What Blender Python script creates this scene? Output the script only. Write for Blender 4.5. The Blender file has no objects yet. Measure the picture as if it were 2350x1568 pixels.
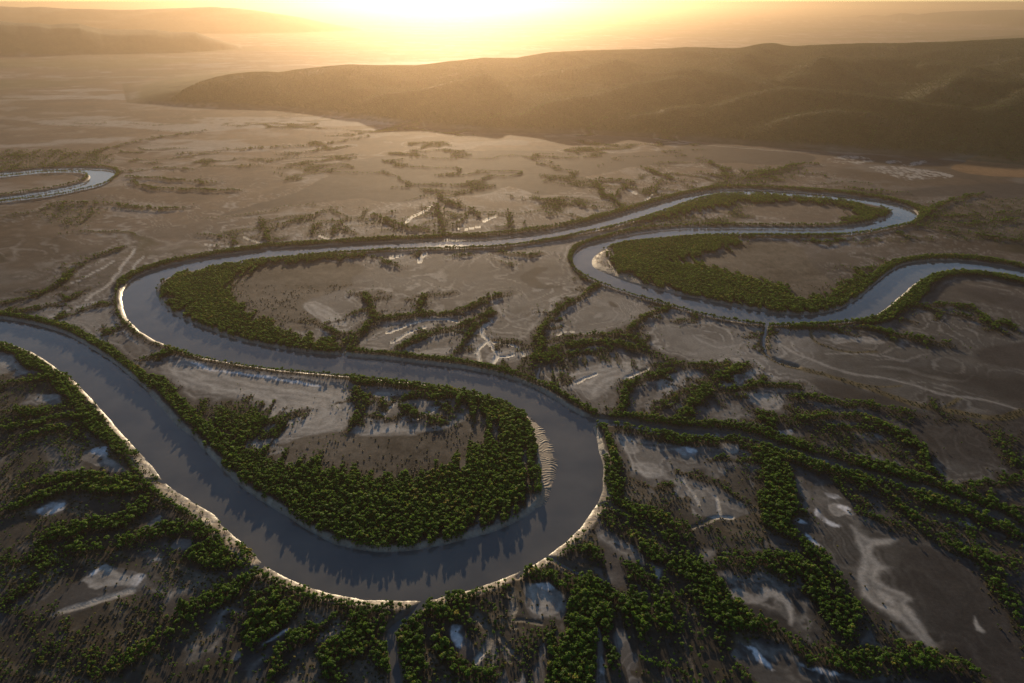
import bpy, math, random
import numpy as np
from mathutils import Vector

random.seed(7)
RNG = np.random.default_rng(11)
R = math.radians
scene = bpy.context.scene
COL = scene.collection

# ------------------------------------------------------------------ camera
HC = 400.0                       # flying height in metres
PITCH = R(26.4)
cam_d = bpy.data.cameras.new('camera')
cam_d.sensor_width = 36.0
cam_d.lens = 24.0
cam_d.clip_start = 1.0
cam_d.clip_end = 150000.0
cam = bpy.data.objects.new('camera', cam_d)
cam.location = (0, 0, HC)
cam.rotation_euler = (math.pi / 2 - PITCH, 0, 0)
COL.objects.link(cam)
scene.camera = cam

# ------------------------------------------------------------------ light
SUN_EL, SUN_AZ = R(10.8), R(-5.0)        # azimuth from +Y towards +X
world = bpy.data.worlds.new('World')
scene.world = world
world.use_nodes = True
wn = world.node_tree.nodes
wl = world.node_tree.links
bg = wn['Background']
sky = wn.new('ShaderNodeTexSky')
sky.sky_type = 'NISHITA'
sky.sun_disc = False
sky.sun_elevation = SUN_EL
sky.sun_rotation = SUN_AZ % (2 * math.pi)
sky.altitude = 300
sky.dust_density = 0.3
sky.ozone_density = 2.0
wl.new(sky.outputs[0], bg.inputs[0])
bg.inputs[1].default_value = 0.10
sun_d = bpy.data.lights.new('sun', 'SUN')
sun_d.energy = 5.0
sun_d.angle = R(0.6)
sun_d.color = (1.0, 0.77, 0.49)
sun = bpy.data.objects.new('sun', sun_d)
sd = Vector((math.sin(SUN_AZ) * math.cos(SUN_EL), math.cos(SUN_AZ) * math.cos(SUN_EL), math.sin(SUN_EL)))
sun.rotation_euler = (-sd).to_track_quat('-Z', 'Y').to_euler()
sun.location = (0, 0, 600)
COL.objects.link(sun)
vs = scene.view_settings
vs.view_transform = 'Standard'
vs.look = 'None'
vs.exposure = 0.38
vs.gamma = 1.0
vs.use_curve_mapping = False
cy = scene.cycles
cy.max_bounces = 5
cy.diffuse_bounces = 2
cy.glossy_bounces = 2
cy.transmission_bounces = 2
cy.volume_bounces = 1
cy.transparent_max_bounces = 8
cy.sample_clamp_indirect = 4.0
cy.use_denoising = True
HAZE_DENSITY = 0.70e-4
HAZE_G = 0.79
HAZE_COLOR = (0.46, 0.345, 0.24, 1)

# ------------------------------------------------------------------ helpers
def tag(o, label=None, cat=None, group=None, kind=None):
    if label: o['label'] = label
    if cat: o['category'] = cat
    if group: o['group'] = group
    if kind: o['kind'] = kind
    return o

FX = 2350 * 24 / 36.0
cp, sp = math.cos(PITCH), math.sin(PITCH)
def ray(u, v):
    """direction of the sight line through photo point (u, v) on the 2350 x 1568 survey grid"""
    a = np.asarray(u, float) - 1175.0
    b = 784.0 - np.asarray(v, float)
    return a, FX * cp + b * sp, -FX * sp + b * cp
def gp(u, v, z=2.5):
    x, y, w = ray(u, v)
    t = (HC - z) / np.maximum(-w, 1e-3)
    return np.stack([x * t, y * t], -1)
def to_img(x, y, z):
    dy, dz = y, z - HC
    f = dy * cp - dz * sp
    up = dy * sp + dz * cp
    return 1175 + FX * x / f, 784 - FX * up / f

def pts(s):
    return np.array([[float(a) for a in p.split(',')] for p in s.split()])

# smooth lattice noise ------------------------------------------------------
_perm = RNG.permutation(4096).astype(np.int64)
_val = RNG.random(4096).astype(np.float32) * 2 - 1
def vnoise(x, y, seed=0):
    xi = np.floor(x); yi = np.floor(y)
    fx = (x - xi).astype(np.float32); fy = (y - yi).astype(np.float32)
    xi = xi.astype(np.int64); yi = yi.astype(np.int64) + seed * 57
    fx = fx * fx * fx * (fx * (fx * 6 - 15) + 10); fy = fy * fy * fy * (fy * (fy * 6 - 15) + 10)
    def h(a, b): return _val[_perm[(_perm[a & 4095] + b) & 4095]]
    return (h(xi, yi) * (1 - fx) * (1 - fy) + h(xi + 1, yi) * fx * (1 - fy)
            + h(xi, yi + 1) * (1 - fx) * fy + h(xi + 1, yi + 1) * fx * fy)
def fbm(x, y, s, octv=4, seed=0, gain=0.5):
    r = 0; a = 1.0; t = 0
    c, q = math.cos(0.6), math.sin(0.6)
    for k in range(octv):
        r = r + a * vnoise(x / s, y / s, seed + 7 * k); t += a
        a *= gain; s /= 2.03
        x, y = x * c - y * q + 31.7, x * q + y * c + 11.3
    return r / t
def ridged(x, y, s, octv=3, seed=0):
    r = 0; a = 1.0; t = 0
    for k in range(octv):
        r = r + a * (1 - np.abs(vnoise(x / s, y / s, seed + 5 * k)) * 2.0); t += a
        a *= 0.5; s /= 2.1
    return r / t
def sstep(a, b, x):
    t = np.clip((x - a) / (b - a), 0, 1)
    return t * t * (3 - 2 * t)

def taper(L, hw, run=26.0, end=.25):
    s = np.concatenate([[0], np.cumsum(np.hypot(*np.diff(L, axis=0).T))])
    e = np.minimum(s, s[-1] - s)
    return hw * (end + (1 - end) * np.clip(e / min(run, s[-1] * .5 + .1), 0, 1))
def dist_line(x, y, L, reach, out, off=0.0):
    """out = min(out, distance to polyline L - off) for points within reach"""
    x0, y0 = L.min(0) - reach; x1, y1 = L.max(0) + reach
    idx = np.nonzero((x > x0) & (x < x1) & (y > y0) & (y < y1))[0]
    if not len(idx): return
    X = x[idx]; Y = y[idx]
    vary = isinstance(off, np.ndarray)
    best = np.full(len(idx), 1e9, np.float32)
    for k in range(len(L) - 1):
        ax, ay = L[k]; dx, dy = L[k + 1] - L[k]
        m = (X > min(ax, ax + dx) - reach) & (X < max(ax, ax + dx) + reach) & (Y > min(ay, ay + dy) - reach) & (Y < max(ay, ay + dy) + reach)
        if not m.any(): continue
        qx = X[m] - ax; qy = Y[m] - ay
        t = np.clip((qx * dx + qy * dy) / (dx * dx + dy * dy + 1e-9), 0, 1)
        o = off[k] * (1 - t) + off[k + 1] * t if vary else off
        best[m] = np.minimum(best[m], np.hypot(qx - t * dx, qy - t * dy) - o)
    out[idx] = np.minimum(out[idx], best)
def inside(x, y, P):
    x0, y0 = P.min(0); x1, y1 = P.max(0)
    res = np.zeros(len(x), bool)
    idx = np.nonzero((x > x0) & (x < x1) & (y > y0) & (y < y1))[0]
    if not len(idx): return res
    X = x[idx]; Y = y[idx]; c = np.zeros(len(idx), bool)
    n = len(P)
    for k in range(n):
        ax, ay = P[k]; bx, by = P[(k + 1) % n]
        if ay == by: continue
        m = (ay > Y) != (by > Y)
        if not m.any(): continue
        c[m] ^= X[m] < (bx - ax) * (Y[m] - ay) / (by - ay) + ax
    res[idx] = c
    return res
def sdf_poly(x, y, P, reach, out):
    """signed distance to polygon, negative inside, limited to reach"""
    d = np.full(len(x), 1e9, np.float32)
    dist_line(x, y, np.vstack([P, P[:1]]), reach, d)
    i = inside(x, y, P)
    d = np.where(i, -np.minimum(d, 1e4), d)
    np.minimum(out, d, out=out)
def smooth(L, n=2):
    for _ in range(n):
        q = 0.75 * L[:-1] + 0.25 * L[1:]; r = 0.25 * L[:-1] + 0.75 * L[1:]
        L = np.vstack([L[:1], np.stack([q, r], 1).reshape(-1, 2), L[-1:]])
    return L

# ------------------------------------------------------------------ survey of the river banks
def bank(s):
    """points 'u,v' with '@h' switching how high the sighted edge stands above the water"""
    out = []; z = 0.0
    for tkn in s.split():
        if tkn[0] == '@': z = float(tkn[1:]); continue
        u, v = map(float, tkn.split(','))
        out.append(gp(u, v, z))
    return smooth(np.array(out), 2)
BP = bank("""@-4 2600,690 2450,650 2350,625 2296,614 2224,604 2163,602 2109,605 2066,614 @-2 2037,630 2008,654 @0 1979,679 1950,699 1918,713 1878,722
1839,724 1792,722 1738,714 1666,699 1594,685 1504,665 1468,654 1422,639 1393,628 1360,614 1357,596 1375,578 1400,567 @3 1436,555 @6 1508,544 1598,537
1684,535 1828,536 1918,536 1972,531 2026,522 2066,513 2094,506 @0 2107,497 2102,486 2080,475 @-4 2044,468 1990,459 1936,452 1864,446 1792,441 1720,438 1688,437
1648,439 1594,448 1551,459 1504,472 1472,482 1400,504 1328,522 1256,536 1184,545 1112,552 1035,553 1026,550 1017,554 968,557 846,562 756,568 628,576 619,573 611,577
540,587 468,598 396,612 342,628 306,646 @-1 284,664 @0 279,686 283,711 292,733 317,758 346,778 396,799 450,819 540,837 648,852 756,861 860,871
968,882 1058,897 1112,909 1166,929 1195,945 1212,958 1222,985 1232,1015 1240,1045 1246,1080 1246,1112 1244,1140 1236,1166 1202,1191 1148,1216 1076,1238
1004,1254 932,1267 860,1269 788,1256 752,1245 720,1225 648,1180 576,1137 533,1101 497,1065 468,1033 443,1004 414,985 371,938 335,895 306,870
@-1 274,844 234,816 180,783 144,765 90,749 36,738 0,733 -120,722 -300,700""")
BQ = bank("""@5 2600,720 2450,668 2350,637 2296,627 2224,618 2170,619 2130,630 @1 2102,646 2080,668 2058,686 2037,704 2008,724 1976,736 @3 1918,740 1846,744
1774,745 1702,738 1630,724 1558,705 1504,690 1454,675 1393,654 1346,634 1321,614 @0 1314,600 1319,583 @-3 1335,571 1364,560 1418,547 1472,535
1544,528 1598,526 1684,525 1828,527 1918,527 1954,521 @-1 2008,511 2044,499 2051,491 2040,481 @4 2008,468 1954,458 1864,450 1756,444 1684,443
1630,447 1576,463 1544,475 1472,500 1400,520 1292,542 1220,554 1148,564 1076,567 932,570 824,575 756,579 648,590 576,597 504,605 450,615 407,626 @1 378,639
@0 360,657 356,672 364,690 382,709 407,726 468,754 540,780 630,799 720,812 774,815 846,823 878,824 968,835 1058,846 1112,855 1166,868 1220,887
1263,911 1292,929 1328,952 1356,966 1364,988 1375,1032 1378,1046 1386,1076 1382,1130 1371,1155 1346,1195 1310,1234 1256,1278 1202,1310 1148,1330
1094,1351 1040,1364 985,1377 975,1382 960,1380 914,1380 842,1377 788,1368 756,1362 684,1339 612,1303 600,1292 590,1281 551,1242 511,1209 493,1180 432,1148
378,1108 338,1058 310,1030 274,988 230,938 198,902 173,877 144,855 108,830 72,808 36,794 0,785 -120,765 -300,740""")
LOOP_OUT = bank("@-4 -400,420 -150,408 0,401 54,396 126,389 216,389 252,392 @0 270,398 259,412 @3 234,425 180,437 108,452 54,457 0,464 -150,478 -400,500")
LOOP_IN = bank("@3 -400,432 -150,415 0,407 72,398 144,394 187,396 @0 209,403 205,414 @-2 180,425 126,437 54,448 0,457 -150,468 -400,485")
RIVER = np.vstack([BP, BQ[::-1]])
LOOP = np.vstack([LOOP_OUT, LOOP_IN[::-1]])

# vegetated creek lines: points | half width (m) | density
VEG = [l.split('|') for l in """788,794 824,769 860,736 896,729 968,722 1022,724 1076,708 1112,688 1144,675|6|.9
860,736 849,708 846,682 830,672|7|.8
846,690 870,672|4|.6
960,720 964,700 975,677 1000,672|6|.8
800,790 760,760 720,740 690,735|6|.5
907,805 932,787 975,772 1026,762 1069,747 1101,729 1134,722|6|.9
1040,812 1058,787 1087,758 1112,736|5|.8
1184,848 1227,826 1249,794 1234,769 1256,736 1285,708 1328,686 1364,657 1393,654|7|.8
1234,800 1180,786 1130,780|5|.6
1227,826 1256,816 1292,798 1346,788 1418,790 1472,805 1526,823 1598,841|8|1
1200,850 1240,835 1280,818 1340,808 1400,808|6|.9
1274,783 1364,769 1436,776 1490,798|5|.8
1436,776 1447,754 1473,733 1508,718 1544,704|5|.8
1418,960 1425,931 1436,902 1454,877 1508,859 1562,844|7|1
1490,985 1500,950 1530,925 1560,900 1591,890|5|.5
1544,988 1562,952 1591,920 1619,890|9|1
1558,974 1576,938 1619,909 1630,877 1666,852 1720,837|9|1
1600,905 1666,895 1720,885 1799,884 1830,890|6|.9
1504,840 1576,838 1648,844 1700,842|6|.9
1598,841 1650,870 1640,900|6|.6
1810,920 1828,912 1900,918 1972,930 2044,942 2116,956|5|.9
1814,934 1835,950 1810,965|5|.7
1720,970 1828,961 1936,950 2026,974 2080,1003 2116,1032|7|1
1727,938 1750,955 1790,962|6|.8
1828,1028 1880,1000 1918,980 2000,985 2060,1005|5|.7
1882,1040 1972,1062 2080,1080 2134,1083 2155,1105|6|.8
2044,1011 2116,1022 2120,1058 2145,1085|6|.8
2296,1010 2310,1051 2350,1085|9|.9
2120,935 2200,965 2290,1000 2350,1020|5|.6
1372,962 1436,958 1508,968 1598,982 1641,980 1702,982 1756,1002 1828,1022 1936,1056 2044,1088 2152,1117 2260,1156 2350,1200 2450,1240|7|1
1378,985 1436,986 1508,1000 1598,1016 1641,1012 1702,1012 1756,1038 1828,1058 1936,1090 2044,1124 2152,1156 2260,1196 2350,1244|8|1
1734,1030 1774,1069 1785,1112 1778,1155 1792,1206 1828,1242|17|1
1828,1242 1882,1292 1936,1328 1990,1378|10|.95
1990,1378 2010,1405 2000,1430|6|.6
1504,1256 1558,1292 1594,1335 1630,1378 1684,1418 1756,1443 1810,1468|15|1
1810,1468 1864,1497 1936,1519 2008,1526 2116,1508 2188,1526 2260,1566|11|1
1612,1314 1684,1288 1756,1288 1828,1296 1864,1317 1882,1364 1900,1418 1915,1450|9|.95
1920,1340 1950,1400 1940,1450 1900,1480|14|.7
1400,1148 1472,1177 1544,1206 1598,1256|12|1
1393,1177 1436,1206 1490,1249 1544,1292 1580,1328|12|1
1598,1256 1560,1240 1504,1215|12|1
1220,1314 1292,1332 1364,1348 1418,1382|11|1
1378,1050 1400,1090 1400,1130 1400,1165|12|1
1310,1260 1370,1270 1420,1300 1470,1330 1520,1350|9|.8
1460,1100 1500,1120 1540,1110|6|.5
1560,1080 1600,1100 1650,1110 1690,1150|6|.5
1740,1060 1690,1050 1640,1060|7|.8
2260,1112 2350,1098 2450,1090|6|.9
2188,1130 2230,1115 2260,1112|5|.8
2044,1148 2116,1216 2188,1256 2260,1285 2350,1303|7|.9
1990,1110 2044,1148|5|.8
1972,1177 2026,1202 2098,1213|4|.8
2188,1256 2240,1285 2262,1320 2296,1357 2332,1418 2370,1480|7|.7
1936,1120 1990,1150 1972,1177|4|.5
0,1134 60,1122 108,1108 180,1098 270,1105 360,1105|9|1
0,1192 72,1152 144,1130 234,1123 324,1126|8|1
90,1256 126,1222 198,1206 288,1196 324,1166 360,1130|11|1
144,1262 230,1255 306,1242 342,1226 396,1222 468,1220 520,1225|9|1
420,1285 480,1265 530,1275 560,1300|17|1
590,1310 540,1350 480,1390 400,1450 320,1500 250,1540|11|.85
640,1335 610,1380 590,1420 560,1450|13|.9
700,1350 680,1390 640,1430 560,1490 480,1550|10|.8
0,884 90,870 162,862 200,880|9|1
0,949 72,950 162,934 216,930|9|1
0,992 72,974 180,958 240,965|9|1
0,1040 40,1010 120,990 200,985|8|.7
0,1290 60,1280 110,1300|10|.6
0,1390 60,1340 90,1300|9|.6
120,1568 200,1520 260,1480 330,1440|8|.6
60,1568 100,1530 160,1480 220,1440|6|.5
760,1380 800,1400 860,1410 910,1400|7|.9
900,1400 870,1440 830,1470 780,1500 740,1560|14|.95
905,1400 880,1450 880,1500 890,1568|9|1
975,1390 940,1430 930,1480 950,1530 960,1568|13|1
985,1395 1030,1410 1060,1390 1100,1365|12|1
1060,1400 1075,1430 1100,1440|7|.8
1000,1440 1020,1500 1060,1530 1120,1550|10|.8
760,1420 700,1460 640,1520 610,1568|9|.7
1170,1350 1150,1380 1120,1400 1140,1440|6|.8
0,700 90,682 144,650 180,614 234,585 299,564|6|.8
0,720 72,712 144,696 200,668|5|.8
108,740 180,718 216,704 260,700|5|.7
230,775 270,756 300,744|6|.9
324,828 378,818 414,806|6|.9
162,356 252,342 324,324 468,302|8|.7
288,407 396,414 450,421 500,420|10|.8
306,414 324,432 468,439 562,439|9|.8
407,356 504,346 648,338 738,335 846,313|9|.6
612,374 702,349 760,340|6|.5
126,468 252,468 324,482 432,479|11|.8
110,480 150,486|16|.5
0,500 60,490 120,480|14|.6
0,353 90,360 180,360 230,345|10|.5
240,400 300,396 380,385 440,392|10|.6
461,538 522,546 540,560|5|.8
590,502 612,528 619,556|9|.8
619,524 684,510 756,481|5|.9
706,542 720,517 767,506|6|.9
767,538 792,524|5|.8
759,540 781,518 785,505|5|.8
1018,540 968,529 914,518 878,504 860,493|9|1
1018,533 1011,504 1004,479 997,468|6|.9
1030,528 1070,504 1098,493 1076,482 1040,475 1004,446|6|.9
1098,500 1148,493|5|.7
1162,529 1173,497 1166,485|5|.8
1436,479 1364,479 1292,464 1220,457 1166,454|5|.9
1440,482 1418,466 1382,446 1364,418|8|.9
1400,457 1436,428 1454,418 1370,414|6|.9
1490,450 1508,425 1500,410|6|.8
1598,420 1526,407 1472,385|7|.9
1598,430 1560,425 1500,408|5|.7
1350,520 1330,500 1290,490 1250,492|6|.7
1670,432 1666,396 1619,367|10|.9
1684,421 1756,400 1828,378 1884,379|9|.9
1700,410 1640,405 1600,398|9|.8
1684,390 1760,392 1830,398 1900,405|8|.6
1936,434 2008,439 2060,445|8|.8
1870,425 1950,418 2000,425|6|.5
2112,497 2150,475 2188,457 2260,447|12|1
2112,500 2188,500 2278,493 2350,488|7|.9
2115,508 2188,520 2296,511 2350,505|8|.9
2098,520 2188,536 2296,547 2350,555|8|.9
2200,470 2280,478 2350,470|7|.6
2062,535 2087,550|14|.8
1828,553 1900,560 1954,549|7|.9
1960,560 2050,545 2130,550|6|.4
1925,614 1990,625 2026,606|6|.8
1929,643 1972,650 1990,638|8|.6
1990,590 2040,600|7|.5
2060,706 2098,700 2152,700 2224,700 2246,722 2296,765|6|.9
2116,706 2170,722 2253,736 2320,745|5|.9
1936,751 2008,758 2044,769 2116,780 2170,787|5|1
2116,780 2125,795|4|.8
1990,735 2030,728 2070,712|7|.9
1763,752 1750,776 1752,805|4|.8
1774,752 1766,776 1762,800|4|.8
1774,746 1860,756 1950,752|7|.9
813,895 835,927 817,967 835,975|10|.9
885,942 880,925 850,910|6|.7
921,920 954,902 1004,909 1040,914|9|.9
921,938 954,956 985,958|6|.9
990,974 1010,972|6|.9
850,955 880,960|6|.7
1000,930 1030,935|5|.6
414,949 470,935 540,945 585,925|5|.6
560,985 640,965 690,950|8|.7
600,1010 650,975|6|.6
860,590 880,600 920,612|7|.7
940,585 975,578|6|.7
1040,590 1090,585|6|.6
1130,580 1190,588 1240,582|8|.7
1140,600 1170,610|4|.6
1310,600 1330,630 1370,655|5|.8
1580,700 1600,720 1590,740|4|.5""".split('\n')]
_v = []
for a, b, c in VEG:
    L = smooth(gp(*pts(a).T), 1); D_ = np.hypot(*L.mean(0)); hw = float(b) * (.82 if D_ < 650 else .62 if D_ < 950 else .55); c = float(c)
    if hw > 8: hw *= 1.1
    _v.append((L, taper(L, hw), c))
    # side gullies leave the main creek at intervals and carry their own thin fringe
    s = np.concatenate([[0], np.cumsum(np.hypot(*np.diff(L, axis=0).T))])
    q = RNG.uniform(5, 16)
    while q < s[-1] - 4:
        p0 = np.array([np.interp(q, s, L[:, 0]), np.interp(q, s, L[:, 1])]); p1 = np.array([np.interp(q + 2, s, L[:, 0]), np.interp(q + 2, s, L[:, 1])])
        an = math.atan2(*(p1 - p0)[::-1]) + RNG.choice([-1, 1]) * RNG.uniform(.5, 1.2); ln = RNG.uniform(10, 30) * (1 + (D_ > 900) * .5)
        P = [p0]
        for k in range(5):
            an += RNG.normal(0, .35); P.append(P[-1] + ln / 5 * np.array([math.cos(an), math.sin(an)]))
        P = np.array(P)
        _v.append((P, np.linspace(min(hw, 4.5) * .8, .4, 6), c * .8))
        q += RNG.uniform(14, 34) * (1 + (D_ > 900) * .6)
VEG = _v

# dense forest polygons | density
FOREST = [l.split('|') for l in """400,567 356,600|0
1395,575 1436,558 1504,548 1598,541 1720,539 1760,540 1702,548 1659,570 1576,592 1560,606 1630,614 1684,632 1738,643 1792,664 1828,686 1882,688 1929,672 1954,650 1990,630 2030,622 2000,655 1950,694 1918,709 1878,718 1792,718 1738,708 1666,693 1594,678 1504,655 1440,632 1410,615 1396,596|1
1395,510 1472,502 1576,466 1630,452 1684,448 1756,449 1864,455 1954,465 2008,475 2038,485 2044,491 2038,497 2008,505 1960,512 1940,506 1968,494 1950,478 1900,470 1792,464 1700,466 1620,480 1560,494 1480,508|1
378,650 407,632 450,622 504,612 612,598 700,588 846,583 846,590 700,600 612,606 545,630 522,668 540,693 562,715 594,736 630,758 720,776 792,787 800,806 720,808 630,794 540,775 468,749 407,720 382,703 372,685 366,668|1
1058,905 1112,915 1166,935 1195,955 1212,985 1228,1030 1234,1080 1232,1120 1215,1150 1148,1196 1076,1222 1004,1240 932,1252 860,1254 788,1243 720,1210 648,1168 600,1135 550,1095 480,1030 540,1012 612,1058 684,1060 738,1074 810,1085 842,1101 896,1105 950,1101 1004,1087 1069,1058 1094,1033 1119,1026 1134,1003 1137,981 1105,949 1050,920|1
414,949 504,925 576,930 650,956 594,1003 540,1014 600,1055 560,1060 480,1010|.55
690,950 666,970 620,985 600,1010 650,975|.5
1292,1411 1328,1375 1418,1364 1508,1393 1526,1429 1436,1429 1393,1472 1382,1526 1346,1568 1274,1568 1267,1472|1
1504,1310 1558,1328 1648,1418 1702,1490 1702,1600 1400,1600 1436,1440|.42
1386,1060 1450,1090 1480,1120 1560,1140 1620,1100 1720,1060 1760,1100 1760,1250 1700,1290 1610,1320 1500,1290 1420,1200|.16
1830,985 2100,1080 2130,1060 2040,1010 1940,975|.25
1900,1100 2100,1200 2350,1330 2350,1250 2150,1170|.3
1250,840 1330,820 1420,830 1500,850 1480,860 1400,815 1300,850|.15
1280,860 1300,870 1260,905 1230,880|.5
-150,870 140,860 300,1040 420,1150 560,1290 700,1350 760,1370 985,1390 1250,1290 1380,1160 1400,1300 1200,1568 -150,1700|.22
700,770 790,780 830,800 800,812 700,790|.4
1130,840 1180,850 1240,870 1230,885 1170,866 1100,852|.7
100,470 250,480 200,520 90,515|.3
-50,350 100,345 240,350 260,380 100,385 -50,392|.3
1640,405 1750,385 1850,385 1800,420 1680,428|.35
2110,470 2250,455 2400,460 2400,560 2200,550 2110,520|.25""".split('\n')][1:]
FOREST = [(gp(*pts(a).T), float(b)) for a, b in FOREST]

# tree-lined river banks: which bank | survey window u0,v0 u1,v1 | gap from water | width
def band_len(B):
    return np.concatenate([[0], np.cumsum(np.hypot(*np.diff(B, axis=0).T))])
def band(B, s, g, w, dens=1.0):
    """slice of bank B between the points nearest to the two survey marks"""
    a, b = [gp(*q, 0) for q in pts(s)]
    i = np.argmin(np.hypot(*(B - a).T)); j = np.argmin(np.hypot(*(B - b).T))
    if i > j: i, j = j, i
    return (B[i:j + 1], g, w, dens)
BANDS = [
 band(BP, '2600,690 2008,654', 1.5, 16), band(BP, '2008,654 1878,722', 7, 12),
 band(BP, '1400,567 2107,497', 1.5, 12), band(BP, '2107,497 1688,437', 2, 20), band(BP, '1688,437 1184,545', 1.5, 16),
 band(BP, '1184,545 306,646', 1.5, 14), band(BP, '306,646 396,799', 7, 9, .8), band(BP, '396,799 860,871', 5.5, 8, 1),
 band(BP, '860,871 1195,945', 5.5, 20), band(BP, '788,1256 335,895', 8, 22), band(BP, '335,895 -300,700', 3, 12),
 band(BQ, '2600,720 2130,630', 2, 22), band(BQ, '2130,630 1976,736', 6, 22), band(BQ, '1976,736 1702,738', 2, 8),
 band(BQ, '1702,738 1314,600', 2, 6, .8), band(BQ, '1314,600 1544,528', 2, 10), band(BQ, '1544,528 2008,511', 2, 9),
 band(BQ, '1684,443 1220,554', 1.5, 13), band(BQ, '1220,554 576,597', 1.5, 10), band(BQ, '774,815 1166,868', 6, 12), band(BQ, '1166,868 1356,966', 7, 12),
 band(BQ, '1364,988 1386,1076', 8, 14), band(BQ, '1386,1076 1371,1155', 9, 12, .9), band(BQ, '1371,1155 985,1377', 8, 9, .85), band(BQ, '960,1380 600,1292', 8, 12, .9),
 band(BQ, '600,1292 310,1030', 13, 17), band(BQ, '310,1030 -300,740', 6, 20),
 (LOOP_OUT, 2, 9, 1.0), (LOOP_IN, 3, 8, .9),
]

CLEAR = [l.split('|') for l in """1209,1338 1263,1330 1303,1364 1306,1396 1285,1425 1231,1425 1205,1400|1
160,1340 238,1292 310,1318 335,1317 330,1352 306,1370 252,1385 150,1415 130,1400|1
72,1177 119,1148 155,1150 144,1173 90,1188|1
194,1036 248,1020 256,1052 290,1080 250,1085 190,1055|1
320,1213 367,1180 367,1200 345,1218|1
385,1256 407,1234 443,1234 439,1262|1
1660,1345 1702,1330 1830,1345 1860,1390 1850,1425 1800,1440 1740,1410 1680,1375|1
1925,1240 1960,1210 2060,1225 2180,1275 2200,1340 2250,1420 2300,1500 2200,1510 2120,1490 2040,1440 1960,1370 1900,1300|1
1445,1090 1480,1070 1530,1100 1500,1120|1
1551,1024 1605,1036 1600,1050 1556,1046|1
1648,1013 1700,1020 1695,1055 1650,1040|1
1580,1100 1640,1110 1720,1180 1680,1200 1590,1180|1
1480,1230 1560,1250 1570,1280 1530,1275|0.6
1380,1230 1415,1225 1425,1290 1440,1330 1410,1340 1385,1290|1
1029,1430 1065,1438 1085,1475 1120,1500 1100,1530 1050,1500 1036,1470|1
1700,1470 1763,1513 1800,1560 1720,1560 1690,1510|1
1828,1522 1890,1528 1960,1560 1900,1580|1
500,1500 560,1480 600,1500 620,1540 560,1540|.8
583,1497 670,1434 660,1450 610,1490|1
-20,815 30,814 40,832 0,850|1
60,905 140,905 150,925 40,935|1
1070,1380 1180,1350 1190,1440 1180,1500 1140,1520 1090,1540 1085,1450|.4""".split('\n')]
CLEAR = [(gp(*pts(a).T), float(b)) for a, b in CLEAR]

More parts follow.
